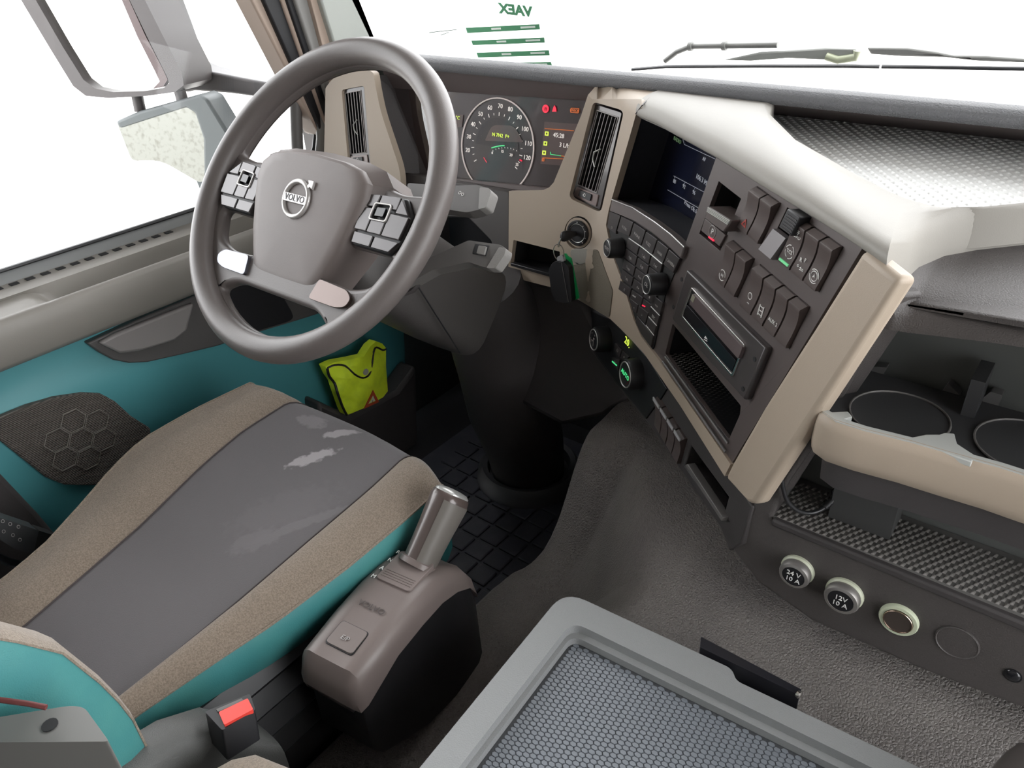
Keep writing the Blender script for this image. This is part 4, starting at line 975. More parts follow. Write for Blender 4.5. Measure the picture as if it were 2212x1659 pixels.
XLO = [(.05, -.975), (.155, -.985), (.206, -.998), (.272, -1.03), (.337, -1.064), (.40, -1.086), (.493, -1.080), (.592, -1.062)]
vsn = [i/18 for i in range(19)]+[1.15, 1.3, 1.5, 1.7, 1.85, 2.0, 2.5, 3.0]
cen = []; bl = []; br = []; sl_ = []; sr_ = []
for v in vsn:
    yb_ = lerp(.06, .592, min(v, 1)); y = yb_; z = tab(ZS, y)
    if v > 1:
        a = min(1, v-1)*rad(90); y += .042*math.sin(a); z -= .042*(1-math.cos(a))
    if v > 2: z -= (v-2)*.06
    f_ = sm(.95, 1.9, v); dip = .004*(1-sm(.9, 1.3, v)); bh = .012*(1-sm(1.0, 1.8, v))
    xl, xr, lo_, ro_ = tab(XLS, yb_)+.012*f_, tab(XRS, yb_)-.008*f_, tab(XLO, yb_)+.045*f_, tab(XRO, yb_)-.016*f_
    cen.append([V((lerp(xl, xr, (u+1)/2), y+.010*(1-u*u)*f_, z-dip*(1-u*u))) for u in (-1, -.97, -.8, -.5, -.2, 0, .2, .5, .8, .97, 1)])
    for sg, lst, sd_, xi, xo in ((-1, bl, sl_, xl, lo_), (1, br, sr_, xr, ro_)):
        row = []
        for k in range(9):
            u = k/8; x = lerp(xi, xo, u); zz = z+bh*math.sin(math.pi*min(1, u*1.05)**.85)+.002*min(1, u*6)-(.006 if sg > 0 else -.012)*u*u
            row.append(V((x, y-.025*u*u*sm(.9, 1.5, v), zz)))
        lst.append(row); e = row[-1]; yy = e.y
        sd_.append([e, V((e.x+sg*.004, yy, e.z-.012)), V((e.x+sg*.003, yy, e.z-.035)), V((e.x-sg*.006, yy-.002, e.z-.062)), V((e.x-sg*.02, yy-.004, e.z-.088))])
link('centre_panel', loft(cen, False, False, 60), STN, ds)
link('bolster', loft(bl, False, False, 60), TAN, ds); link('bolster', loft(br, False, False, 60), TAN, ds)
link('side_skirt', loft(sl_, False, False, 60), TEALL, ds); link('side_skirt', loft(sr_, False, False, 60), TEALL, ds)
for lst in (bl, br):
    link('stitch_seam', tube([r_[0]+V((0, 0, .0008)) for r_ in lst], .0013, 5), STITCH, ds)
    link('edge_piping', tube([r_[-1] for r_ in lst], .0016, 5), TAN, ds)
link('seat_base', box(I4, -1.0, -.66, .05, .56, .02, .40), CARPET, ds)
link('suspension_bellows', loft([[V((-.83+hw*c1, .30+hw*1.15*c2, z)) for c1, c2 in ((-1, -1), (1, -1), (1, 1), (-1, 1))] for hw, z in [(.19 if i % 2 else .175, .03+.022*i) for i in range(17)]], True, True, 20), BLACK, ds)
# backrest
zs = [.40, .45, .498, .53, .565, .62, .656, .675, .74, .85, 1.0, 1.1, 1.13]
YB = [(.40, .133), (.498, .132), (.53, .128), (.565, .121), (.62, .106), (.656, .083), (.675, .069), (.80, .008), (1.13, -.12)]
cen = []; L1 = []; R1 = []; L2 = []; R2 = []
for z in zs:
    yf = tab(YB, z); xc = -.80; k_ = 1-.1*sm(.95, 1.13, z); rb_ = .05*sm(1.05, 1.13, z)
    cen.append([V((xc+x*k_, yf-.028-.006*(1-(x/.115)**2)-rb_, z)) for x in (-.115, -.08, -.04, 0, .04, .08, .115)])
    for sg, b_l, s_l in ((-1, L1, L2), (1, R1, R2)):
        row = [V((xc+sg*x*k_, yf+d_-rb_, z)) for x, d_ in ((.115, -.028), (.135, -.017), (.155, -.009), (.175, -.004), (.190, -.003), (.200, -.006))]
        b_l.append(row); e = row[-1]
        s_l.append([e, e+V((sg*.006, -.018, 0)), e+V((sg*.008, -.05, 0)), e+V((sg*.004, -.09, 0)), e+V((-sg*.02, -.135, 0)), V((xc, e.y-.15, z))])
link('backrest_panel', loft(cen, False, False, 60), SEATC, ds)
link('backrest_bolster', loft(L1, False, False, 60), TAN, ds); link('backrest_bolster', loft(R1, False, False, 60), TAN, ds)
link('backrest_side', loft(L2, False, False, 60), TEALL, ds); link('backrest_side', loft(R2, False, False, 60), TEALL, ds)
link('edge_piping', tube([r_[-1] for r_ in R1], .0016, 5), TAN, ds)
# seat side cover holding the belt buckle, and armrest hinge cover
secs = []
for y, xc, hw, zt, zb_ in ((-.08, -.60, .045, .455, .2), (.02, -.60, .045, .468, .2), (.09, -.602, .043, .465, .2), (.15, -.606, .036, .452, .22), (.19, -.600, .032, .435, .24), (.215, -.590, .034, .40, .26), (.235, -.58, .03, .37, .30)):
    secs.append([V((xc+hw*math.copysign(abs(math.cos(a))**.6, math.cos(a)), y, (zt+zb_)/2+(zt-zb_)/2*math.copysign(abs(math.sin(a))**.5, math.sin(a)))) for a in [k*2*math.pi/20 for k in range(20)]])
link('side_cover', loft(secs, True, True, 60), mat('side_cover_grey', (.075, .076, .073), .42, bump=('grain', 600, .25)), ds)
hb_ = [at(p, 'z', .62) for p in [(-60, 1558), (150, 1524), (182, 1527), (236, 1602), (-60, 1604)]]
ah = sheet('armrest_hinge', rp([(p.x, p.y) for p in hb_], [0, .01, .01, .004, 0]), lambda p: V((p[0], p[1], .62)), V((0, 0, 1)), .10, mat('hinge_grey', (.13, .128, .12), .5), ds, bevel=.004, seg=3)
link('screw_hole', lathe([(.006, 0), (.006, .0012), (0, .0012)], Matrix.Translation(at((108, 1567), 'z', .6200)), 14), DEEP, ah)
link('red_lever', tube([at((-30, 1508), 'z', .64), at((60, 1520), 'z', .64), at((100, 1528), 'z', .637)], .0022, 6), mat('rust_red', (.13, .03, .028), .6), ds)
# buckle
bk = thing('belt_buckle', at((500, 1560), 'z', .43), 'seat belt buckle with red release button beside the driver seat', 'belt buckle')
bz = .455; o4 = [(442, 1537), (540, 1498), (552, 1533), (480, 1578)]
sheet('housing', rp(o4, 5), lambda p: at(p, 'z', bz), V((-.25, .25, 1)).normalized(), .035, BLACK, bk, bevel=.003, seg=3)
sheet('release_button', rp([(472, 1538), (535, 1508), (547, 1532), (484, 1566)], 3), lambda p: at(p, 'z', bz+.0035), V((0, 0, 1)), .006, RED, bk, bevel=.0015)
sheet('tongue_slot', [(466, 1532), (522, 1508), (527, 1513), (470, 1538)], lambda p: at(p, 'z', bz+.0015), V((0, 0, 1)), .002, GREYP, bk, bevel=.0004)
# folded armrest pad at the bottom edge
ar = thing('armrest_pad', (-.44, .06, .40), 'rounded tan velour armrest end at the bottom edge between seat and storage box', 'armrest')
secs = []
ac = at((645, 1640), 'z', .47)
for t_ in [i/12 for i in range(13)]:
    y = ac.y-.22*(1-t_); k_ = math.sqrt(max(.0001, 1-max(0, (t_-.72)/.28)**2))
    secs.append([V((ac.x-.01+.062*k_*math.copysign(abs(math.cos(a))**.7, math.cos(a)), y, .44+.032*k_*math.copysign(abs(math.sin(a))**.7, math.sin(a)))) for a in [k*2*math.pi/20 for k in range(20)]])
link('cushion', loft(secs, True, True, 70), TAN, ar)
link('support', box(I4, ac.x-.02, ac.x+.02, ac.y-.2, ac.y-.05, .36, .42), BLACK, ar)
# seat adjuster handle left of the cushion
sj = thing('seat_control_handle', at((60, 1160), 'x', -1.12), 'black seat control handle with pale symbols left of the driver seat', 'seat control')
SJ = lambda o: (lambda p: at(p, 'x', -1.12+o))
sheet('grip', rp([(-40, 1108), (0, 1118), (84, 1146), (72, 1198), (30, 1185), (-40, 1140)], 6), SJ(0), V((1, 0, 0)), .03, mat('handle_black', (.05, .05, .052), .4), sj, bevel=.006, seg=3)
sheet('fabric_end', rp([(84, 1146), (122, 1158), (80, 1200), (70, 1198)], 3), SJ(-.003), V((1, 0, 0)), .024, mat('ribbed_black', (.02, .02, .02), .6), sj, bevel=.003)
for x_, y_ in ((6, 1126), (22, 1132), (40, 1138), (8, 1148), (28, 1156), (43, 1166)):
    link('symbol', tube([at((x_+3.5*math.cos(a), y_+3.5*math.sin(a)), 'x', -1.119) for a in [k*2*math.pi/10 for k in range(10)]], .0004, 4, True), DIM, sj)
link('bracket', tube([at(p, 'x', -1.13) for p in [(-10, 1200), (20, 1215), (55, 1222)]], .006, 6), BLACK, sj)

# ================================================================== gear selector
gs = thing('gear_selector', (-.56, .40, .20), 'gear selector console with upright silver-topped lever beside the driver seat', 'gear selector')
GC = mat('gear_cover', (.16, .13, .12), .4, bump=('noise', 1200, .08))
ga, gb = at((720, 1410), 'z', .425), at((905, 1205), 'z', .43)
gd = V((gb.x-ga.x, gb.y-ga.y, 0)).normalized(); gr = V((gd.y, -gd.x, 0))
g0 = V((ga.x, ga.y, 0)); GL = (V((gb.x, gb.y, 0))-g0).length
def gsec(t, hw, zt, zb_, rnd=.012):
    c_ = g0+gd*(GL*t)
    pts = [(-hw, zb_), (-hw, zt-rnd*1.6), (-hw+rnd*.5, zt-rnd*.5), (-hw+rnd*1.3, zt), (-hw*.45, zt-.001), (hw*.45, zt-.001), (hw-rnd*1.3, zt), (hw-rnd*.3, zt-rnd*.6), (hw, zt-rnd*1.8), (hw+.004, zb_)]
    return [c_+gr*x+V((0, 0, z)) for x, z in pts]
secs = [gsec(-.12, .036, .385, .370), gsec(-.11, .043, .402, .368), gsec(-.05, .0465, .421, .372), gsec(.3, .0475, .430, .395), gsec(.6, .0480, .433, .398), gsec(.85, .048, .431, .396), gsec(1.05, .048, .420, .385), gsec(1.22, .047, .398, .365), gsec(1.33, .044, .368, .335), gsec(1.37, .040, .345, .32)]
link('top_cover', loft(secs, True, True, 50), GC, gs)
def lsec(t, hw, zt): return gsec(t, hw, zt, .20, .006)
link('side_body', loft([gsec(-.06, .040, .385, .285), gsec(.0, .0455, .398, .27), gsec(.5, .0470, .418, .22), gsec(1.0, .0475, .408, .20), gsec(1.25, .046, .378, .20), gsec(1.36, .040, .335, .20)], True, True, 50), BLACK, gs)
gtop = lambda t, x, z: g0+gd*(GL*t)+gr*x+V((0, 0, z))
GM = lambda t, x, z: frame_xy(gtop(t, x, z), gr, V((0, 0, 1)))
sheet('economy_button', rp([(-.020, .00), (.020, .00), (.020, .032), (-.020, .032)], .005), lambda p: gtop(.05, p[0], .4252)+gd*p[1]+V((0, 0, p[1]*.12)), V((0, 0, 1)), .006, mat('gear_button', (.17, .14, .13), .4), gs, bevel=.0015)
sheet('button_gap', rp([(-.0212, -.001), (.0212, -.001), (.0212, .033), (-.0212, .033)], .005), lambda p: gtop(.05, p[0], .4238)+gd*p[1]+V((0, 0, p[1]*.12)), V((0, 0, 1)), .004, BLACK, gs)
text('E/P', GM(.125, 0, .4278), .009, DIM, gs); text('VOLVO', GM(.42, 0, .4318), .012, mat('emboss_dark', (.08, .066, .062), .4), gs)
sheet('sill_plate', rp([(-.026, .0), (.028, .0), (.028, .055), (-.026, .055)], .006), lambda p: gtop(.66, p[0], .4345)+gd*p[1], V((0, 0, 1)), .006, mat('sill_plate', (.19, .155, .145), .35), gs, bevel=.002)
for i in range(4): link('groove', tube([gtop(.70+.022*i, -.022, .4348), gtop(.70+.022*i, .024, .4348)], .0006, 4), GC, gs)
for i, ch in enumerate('MANR'): text(ch, GM(.66+.10*i, -.0290, .4345-.0006*i), .0085, WHITE, gs)
# lever
lb = gtop(.98, .002, .425); lt = pl((974, 1072), lb, V((1, 0, 0)))
la = (lt-lb); LL = la.length; la.normalize()
lx = gr.copy(); lx = (lx-la*lx.dot(la)).normalized(); ly = la.cross(lx)
def lev(t, a_, b_, sh=0): return [lb+la*(LL*t)+ly*sh+lx*a_*math.copysign(abs(math.cos(k))**.8, math.cos(k))+ly*b_*math.copysign(abs(math.sin(k))**.8, math.sin(k)) for k in [j*2*math.pi/24 for j in range(24)]]
link('lever_boot', loft([lev(-.04, .026, .026), lev(.03, .025, .025), lev(.05, .021, .022)], True, True, 40), GC, gs)
lvr = link('lever', loft([lev(.0, 0.0211, 0.0228), lev(.2, 0.0211, 0.0234), lev(.5, 0.0222, 0.0251), lev(.8, 0.0239, 0.0274), lev(.95, 0.0245, 0.0285), lev(1.02, 0.0228, 0.0268), lev(1.06, 0.0182, 0.0217)], True, True, 50), mat('lever_gloss', (.085, .064, .058), .3, .1, coat=.35), gs)
link('lever_side', loft([lev(t, a_*1.035, b_*1.035)[19:]+lev(t, a_*1.035, b_*1.035)[:7] for t, a_, b_ in ((.04, .0211, .0229), (.2, .0211, .0234), (.5, .0222, .0251), (.8, .0239, .0274), (.93, .0244, .0283))], False, False, 60), mat('lever_grey', (.13, .118, .105), .5), lvr)
link('silver_cap', loft([lev(.985, 0.0222, 0.0268), lev(1.05, 0.0211, 0.0256), lev(1.085, 0.0171, 0.0217), lev(1.10, .0091, .0114), lev(1.104, .002, .0024)], True, True, 40), SILVER, lvr)
cm = frame_xy(lb+la*(LL*1.098), lx, la)
link('cap_outline', tube([cm @ V((.0115*math.cos(k), .0145*math.sin(k), -.0016)) for k in [j*2*math.pi/24 for j in range(24)]], .0005, 4, True), BLACK, lvr)
link('cap_symbol', mesh([cm @ V((x, y, .0006)) for x, y in ((-.006, -.001), (.004, -.004), (.006, -.001), (-.002, .002))], [[0, 1, 2, 3]]), BLACK, lvr)

# ================================================================== storage box with recessed lid
sb_ = thing('storage_box', (-.15, .3, .3), 'grey storage box between the seats with framed rubber-matted lid', 'storage box')
LZ_ = .45
L0 = at((1222, 1283), 'z', LZ_); L1_ = at((2000, 1648), 'z', LZ_); lx_ = (L1_-L0).normalized(); ly_ = V((-lx_.y, lx_.x, 0))
LF = lambda z: (lambda p: L0+lx_*p[0]+ly_*p[1]+V((0, 0, z)))
UPZ = V((0, 0, 1))
LFM = mat('lid_frame_grey', (.225, .23, .232), .5, bump=('grain', 420, .22))
outer = rp([(-.004, -.58), (-.004, .004), (.205, .004), (.214, -.008), (.47, -.008), (.47, -.58)], [.02, .030, .008, .006, .03, .02], 6)
inner = rp([(.028, -.55), (.028, -.032), (.44, -.032), (.44, -.55)], [.01, .018, .018, .01], 6)
sheet('lid_frame', outer, LF(0), UPZ, .032, LFM, sb_, holes=[inner], bevel=.006, seg=4)
inner2 = rp([(.033, -.55), (.033, -.040), (.435, -.040), (.435, -.55)], [.01, .014, .014, .01], 6)
sheet('inner_step', inner, LF(-.012), UPZ, .010, LFM, sb_, holes=[inner2], bevel=.002)
link('lid_floor', mesh([LF(-.0225)(p) for p in ((.02, -.56), (.45, -.56), (.45, -.025), (.02, -.025))], [[0, 1, 2, 3]]), mat('lid_floor', (.05, .053, .058), .6), sb_)
hv = []; hf = []
ha, hc_ = .0043, .0027
for j in range(190):
    for i in range(32):
        x = .040+(i+(j % 2)*.5)*3.1*ha; y = -.044-j*hc_*1.02
        if x > .431 or y < -.545: continue
        b = len(hv)
        o6 = [(-ha, 0), (-ha*.55, -hc_), (ha*.55, -hc_), (ha, 0), (ha*.55, hc_), (-ha*.55, hc_)]
        for s_, z in ((.96, -.0225), (.80, -.0212)):
            for ox, oy in o6: hv.append(LF(z)((x+ox*s_, y+oy*s_)))
        for k in range(6): hf.append([b+k, b+(k+1) % 6, b+6+(k+1) % 6, b+6+k])
        hf.append([b+6+k for k in range(6)])
put(link('lid_mat_cells', mesh(hv, hf, 60, fix=False), MATHEX, sb_), '', None, None, None, 'stuff')
lt_ = [(.165, .010), (.300, .002)]
lbp = at((1518, 1382), 'z', LZ_+.004); lbe = at((1728, 1492), 'z', LZ_+.004)
lo_ = sheet('latch_bar', rp([(1514, 1375), (1731, 1489), (1728, 1502), (1512, 1398)], 3), lambda p: at(p, 'z', LZ_+.003), UPZ, .03, mat('latch_black', (.014, .014, .018), .3), sb_, bevel=.002, seg=3)
link('latch_pin', lathe([(.004, 0), (.004, .003), (.002, .004)], frame(at((1722, 1498), 'z', LZ_+.001), V((1, -.3, 0))), 12), CHROME, lo_)
sheet('body', [(.012, -.57), (.012, -.012), (.455, -.012), (.455, -.57)], LF(-.03), UPZ, .16, mat('box_dark', (.04, .04, .042), .5), sb_, bevel=.01)
# rounded dark cover at the lower right
rc_ = at((2240, 1672), 'z', .495)
rk = thing('passenger_armrest', rc_-V((0, 0, .05)), 'dark rounded plastic armrest end at the lower right corner', 'armrest')
secs = []
for t_ in [i/10 for i in range(11)]:
    k_ = math.sqrt(max(.0004, 1-((t_-.0)/1.0)**2)) if t_ > 0 else 1
    secs.append([rc_+V((.04*k_*math.cos(a), -.10+.145*t_, .02*k_*math.sin(a)-.01)) for a in [k*2*math.pi/20 for k in range(20)]])
link('cover', loft(secs, True, True, 70), mat('armrest_brown', (.075, .066, .062), .4), rk)
link('support', box(Matrix.Translation(rc_), -.015, .015, -.09, -.03, -.12, -.02), BLACK, rk)

# ================================================================== cup holder
CZ = .728
ch = thing('cup_holder', at((1960, 1000), 'z', CZ-.05), 'pulled-out cup holder with beige front rim and two dark cups', 'cup holder')
front = [(1772, 868), (1767, 880), (1772, 893), (1800, 912), (1860, 931), (1960, 956), (2060, 985), (2150, 1010), (2230, 1036), (2330, 1066), (2420, 1080)]
fp = [at(p, 'z', CZ) for p in front]
CUPG = mat('cup_rim_grey', (.42, .43, .41), .45); CUPD = mat('cup_dark', (.04, .04, .042), .35)
c1, c2 = at((1935, 928), 'z', CZ), at((2205, 1008), 'z', CZ)
def circ(c_, r, n=36): return [(c_.x+r*math.cos(i*2*math.pi/n), c_.y+r*math.sin(i*2*math.pi/n)) for i in range(n)]
c1 = V((lerp(fp[0].x, c1.x, .92), fp[4].y+.058, CZ)); c2 = V((c1.x+.108, fp[7].y+.062, CZ))
yb = .782
topo = [(fp[0].x, yb)]+[(p.x, p.y) for p in fp]+[(fp[-1].x, yb)]
sheet('tray_top', topo, lambda p: V((p[0], p[1], CZ-.010)), UPZ, .004, CUPD, ch, holes=[circ(c1, .043), circ(c2, .043)])
# beige fascia
fas = []
for i, p in enumerate(fp):
    fas.append([p+V((0, .010, -.002)), p+V((0, .003, .0015)), p+V((0, -.001, -.001)), p+V((0, -.003, -.010)), p+V((0, -.002, -.035)), p+V((0, .002, -.047)), p+V((0, .008, -.050)), p+V((0, .012, -.03))])
link('front_rim', loft(fas, True, True, 60), BEIGE, ch)
link('rim_top', loft([[p+V((.0015, .001, .0012)), p+V((.003, .009, .0012)), p+V((.003, .011, -.006)), p+V((.0015, .001, -.006))] for p in fp], True, True, 30), CUPG, ch)
link('under_body', loft([[p+V((.006, .012, -.045)), p+V((.008, .016, -.085)), p+V((.008, .09, -.085)), p+V((.006, .09, -.045))] for p in fp[2:]], True, True, 40), DARK, ch)
for c_ in (c1, c2):
    cp = link('cup_well', lathe([(.0455, -.0085), (.043, -.009), (.040, -.06), (.038, -.065), (.001, -.065)], Matrix.Translation(c_), 36), CUPD, ch)
    link('cup_edge', tube([c_+V((.0445*math.cos(a), .0445*math.sin(a), -.0075)) for a in [k*2*math.pi/40 for k in range(40)]], .0011, 6, True), GREYP, cp)
for p_ in ([(1790, 890), (1832, 888), (1842, 900), (1808, 910)], [(1962, 946), (2000, 938), (2030, 938), (2040, 934), (2062, 936), (2068, 958), (2105, 982), (2100, 998), (2060, 984)]):
    sheet('retaining_claw', p_, lambda p: at(p, 'z', CZ+.001), UPZ, .006, CUPG, ch, bevel=.001)
for q_ in ([(1868, 800), (1890, 792), (1916, 794), (1897, 829)], [(2026, 860), (2048, 828), (2075, 855), (2040, 862)], [(2110, 870), (2140, 846), (2166, 854), (2150, 890)]):
    sheet('rear_tab', rp(q_, 3), lambda p: at(p, 'y', .782), V((0, -1, 0)), .012, mat('tab_grey', (.10, .097, .095), .45), ch, bevel=.002)
link('divider', box(I4, c1.x+.046, c1.x+.058, .745, .79, CZ-.01, CZ+.03), CUPD, ch)
link('wall_bracket', box(I4, -.152, -.085, .745, .79, TZ+.001, TZ+.05), mat('bracket_dark', (.055, .055, .055), .5), ch)

# ================================================================== cable
cb = thing('charging_cable', at((1720, 1090), 'y', .72), 'thin black charging cable looping from the beige console edge to a plug above the shelf', 'cable')
cpx = [((1690, 985), .705), ((1687, 1010), .700), ((1690, 1045), .700), ((1700, 1080), .705), ((1722, 1102), .715), ((1750, 1108), .728), ((1775, 1100), .738), ((1792, 1086), .745)]
def cr(pts, n=6):
    out = []
    P = [pts[0]]+pts+[pts[-1]]
    for i in range(1, len(P)-2):
        for k in range(n):
            t = k/n; a, b, c_, d_ = P[i-1], P[i], P[i+1], P[i+2]
            out.append(.5*((2*b)+(c_-a)*t+(2*a-5*b+4*c_-d_)*t*t+(3*b-a-3*c_+d_)*t**3))
    out.append(pts[-1]); return out
cw = cr([at(p, 'y', y) for p, y in cpx])
link('cord', tube(cw, .0026, 8), mat('cord_black', (.02, .02, .022), .35), cb)
pd_ = (cw[-1]-cw[-4]).normalized()
link('strain_relief', tube([cw[-1]+pd_*.002*i for i in range(-4, 5)], [.0042 if i % 2 else .0032 for i in range(9)], 10), BLACK, cb)
link('plug', tube([cw[-1]+pd_*.008, cw[-1]+pd_*.012, cw[-1]+pd_*.03, cw[-1]+pd_*.034], [.005, .0085, .0085, .006], 10), mat('plug_smoke', (.05, .05, .055), .2), cb)

# ================================================================== power sockets
for px, r, lb_, a, b in (((1713, 1246), .0180, 'capped power socket reading 24V 10A, leftmost on the lower dash', '24 V', '10 A'), ((1815, 1299), .0195, 'capped power socket reading 12V 10A', '12V', '10 A')):
    P_ = D(px, .016); P_ = V((P_.x, .71, P_.z))
    c_ = P_; M = frame_xy(c_, V((1, 0, 0)), Dn)
    t = thing('power_socket', c_, lb_, 'power socket', 'sockets along the lower dash')
    link('base_ring', lathe([(r*1.08, 0), (r*1.08, .003), (r*.98, .005)], M, 32), mat('socket_ring', (.45, .47, .36), .4), t)
    cp = link('cap', lathe([(r*.94, .003), (r*1.0, .006), (r*1.0, .012), (r*.93, .015), (r*.74, .0160), (r*.72, .0150), (.0005, .0150)], M, 32), mat('cap_metal', (.42, .40, .38), .38, .8), t)
    link('cap_face', lathe([(r*.72, .0151), (r*.72, .0158), (.0005, .0158)], M, 28), BLACK, cp)
    for s_, y_ in ((a, .0042), (b, -.0048)): text(s_, M @ Matrix.Translation((0, y_, .0162)), .0088, WHITE, cp)
P_ = D((1940, 1341), .004); M = frame_xy(V((P_.x, .71, P_.z)), V((1, 0, 0)), Dn); r = .0205
t = thing('open_power_socket', V((P_.x, .71, P_.z)), 'open lighter socket with pale green ring between 12V cap and blank plug', 'power socket', 'sockets along the lower dash')
link('pale_ring', lathe([(r, 0), (r, .003), (r*.95, .005), (r*.76, .005), (r*.73, .003), (r*.72, 0)], M, 36), mat('pale_green_plastic', (.50, .54, .40), .4), t)
link('metal_barrel', lathe([(r*.74, .0058), (r*.69, .0058), (r*.66, .0045), (r*.64, .001), (r*.60, .0008), (.0005, .0008)], M, 36), mat('barrel_dark', (.10, .08, .07), .35, .5), t)
link('rim', tube([M @ V((r*.71*math.cos(k), r*.71*math.sin(k), .006)) for k in [j*2*math.pi/36 for j in range(36)]], .0008, 6, True), mat('brass_rim', (.65, .5, .4), .25, 1.0), t)
P_ = D((2067, 1389), .001); M = frame_xy(V((P_.x, .71, P_.z)), V((1, 0, 0)), Dn)
bp_ = link('blank_plug', lathe([(.0212, 0), (.0212, .0012), (.0200, .0018), (.0192, .0010), (.0005, .0014)], M, 36), LOWGR); put(bp_, '', 'flat round blanking plug in the lower dash right of the open socket', 'blanking plug')
P_ = D((2187, 1460), .001); M = frame_xy(V((P_.x, .71, P_.z)), V((1, 0, 0)), Dn)
rb_ = link('push_button', lathe([(.0085, 0), (.0085, .001), (.0072, .001), (.0065, .002), (.004, .003), (.0005, .0034)], M, 24), BLACKG); put(rb_, '', 'small glossy black push button at the right end of the lower dash', 'button')

# ================================================================== hi-vis pouch in the door pocket
hvz = thing('vest_pouch', at((780, 890), 'x', -1.22), 'bright yellow hi-vis vest pouch tucked in the door pocket', 'pouch')
po = [(703, 792), (722, 783), (760, 776), (786, 770), (800, 748), (812, 738), (826, 742), (834, 752), (834, 790), (838, 845), (828, 858), (790, 880), (760, 893), (748, 897), (742, 885), (730, 850), (722, 826), (712, 812)]
def pf_(p):
    cx0, cy0 = 775, 825; r_ = math.hypot((p[0]-cx0)/75, (p[1]-cy0)/80)
    return at(p, 'x', -1.222+.022*max(0, 1-r_*r_)+.003*math.sin(p[0]*.11+p[1]*.07)+.002*math.sin(p[0]*.05-p[1]*.19))
sheet('body', po, pf_, V((1, 0, 0)), .022, HIVIS, hvz, step=9, bevel=.003, angle=70)
pf2 = lambda p: pf_(p)+V((.0016, 0, 0))
link('flap_piping', tube(cr([pf2(p) for p in [(706, 795), (722, 788), (745, 790), (765, 808), (783, 816), (797, 808), (803, 785), (806, 760), (812, 750), (826, 756), (834, 753)]], 3), .0022, 6), BLACK, hvz)
link('side_piping', tube(cr([pf2(p) for p in [(706, 795), (710, 812), (722, 828), (728, 848), (738, 876), (748, 896)]], 3), .0030, 6), BLACK, hvz)
link('snap_button', lathe([(.0075, 0), (.0070, .0015), (.0005, .002)], frame(pf2((789, 803)), V((1, -.1, .1))), 18), mat('snap_grey', (.35, .35, .30), .4), hvz)
tri = [(785, 883), (805, 842), (818, 868)]
sheet('warning_triangle', tri, pf2, V((1, 0, 0)), .001, mat('triangle_red', (.55, .08, .03), .5), hvz, holes=[[(794, 873), (805, 853), (811, 866)]], step=10)
sheet('triangle_centre', [(796, 871), (805, 854), (810, 865)], pf2, V((1, 0, 0)), .0006, mat('triangle_white', (.65, .66, .5), .6), hvz)
text('!', frame_xy(pf2((803, 867))+V((.001, 0, 0)), V((0, 1, 0)), V((1, 0, 0))), .009, BLACK, hvz)

# ================================================================== outside: mirrors, wipers, window sheet
MX = plane(at((230, 190), 'x', -1.66), V((.40, -.90, .05)).normalized()); MN = V((.40, -.90, .05)).normalized()
mo = thing('door_mirror', MX((230, 205), -.05), 'large upright grey-framed door mirror outside the driver window', 'mirror')
out_ = [(-40, -150), (44, -2), (110, 108), (165, 190), (185, 206), (235, 212), (320, 206), (375, 200), (396, 188), (397, 165), (330, 100), (262, -10), (180, -150)]
inn_ = [(-8, -150), (74, -2), (135, 100), (180, 172), (205, 192), (245, 200), (310, 197), (350, 190), (364, 180), (362, 165), (310, 80), (262, -12), (175, -150)]
out_ = [(-40, -150), (44, -2), (110, 108), (158, 186), (185, 207), (235, 212), (320, 207), (378, 199), (397, 184), (392, 155), (348, 70), (313, 0), (245, -150)]
inn_ = [(-8, -150), (76, -2), (135, 100), (180, 172), (205, 191), (245, 199), (310, 197), (352, 191), (365, 180), (362, 168), (318, 80), (280, 0), (210, -150)]
sheet('housing', out_, MX, MN, .10, MIRH, mo, holes=[inn_], bevel=.006, seg=3)
sheet('glass', [tuple(V(p)*1.02-V((4, 3))) for p in inn_], lambda p: MX(p, -.012), MN, .004, MIRG, mo)
sheet('inner_edge', [(278, -2), (313, 75), (352, 150), (362, 172), (352, 188), (330, 192), (345, 176), (335, 155), (297, 80), (262, -2)], lambda p: MX(p, -.006), MN, .006, mat('mirror_edge', (.09, .06, .06), .5), mo)
am = thing('mirror_arm', MX((420, 180), -.06), 'grey curved bracket joining the door mirror to the windscreen pillar', 'mirror bracket')
AXp = plane(at((500, 190), 'x', -1.50), V((.45, -.88, .05)).normalized())
sheet('bracket', [(340, -60), (355, 0), (378, 60), (398, 115), (412, 140), (440, 152), (520, 168), (640, 190), (648, 220), (600, 216), (500, 202), (420, 196), (400, 200), (392, 190), (394, 160), (345, 65), (310, 0), (285, -60)], AXp, V((.45, -.88, .05)).normalized(), .07, mat('bracket_grey', (.05, .045, .046), .5), am, bevel=.012, seg=4)
lm = thing('wide_angle_mirror', MX((350, 330), -.05), 'smaller wide-angle mirror with painted mottled reflection hanging under the door mirror', 'mirror')
sheet('glass', rp([(252, 264), (430, 207), (452, 225), (440, 400), (345, 345), (285, 348)], [6, 10, 14, 20, 30, 12]), lambda p: MX(p, -.010), MN, .004, mat('mottled_reflection', (.185, .19, .175), .25, 1.0, vary=(110, (.13, .13, .115), .50, .75)), lm)  # noise patches painted into the glass as a rough reflection
sheet('housing', [(248, 262), (300, 240), (428, 204), (446, 212), (500, 300), (480, 345), (440, 410), (438, 300), (420, 245), (400, 232), (256, 278)], lambda p: MX(p, -.004), MN, .06, mat('lower_mirror_housing', (.07, .08, .082), .5), lm, bevel=.006, seg=3)
for px0, px1 in (((296, 205), (303, 240)), ((388, 196), (395, 220))):
    link('stub', tube([MX(px0, -.03), MX(px1, -.03)], .012, 8), MIRH, lm)
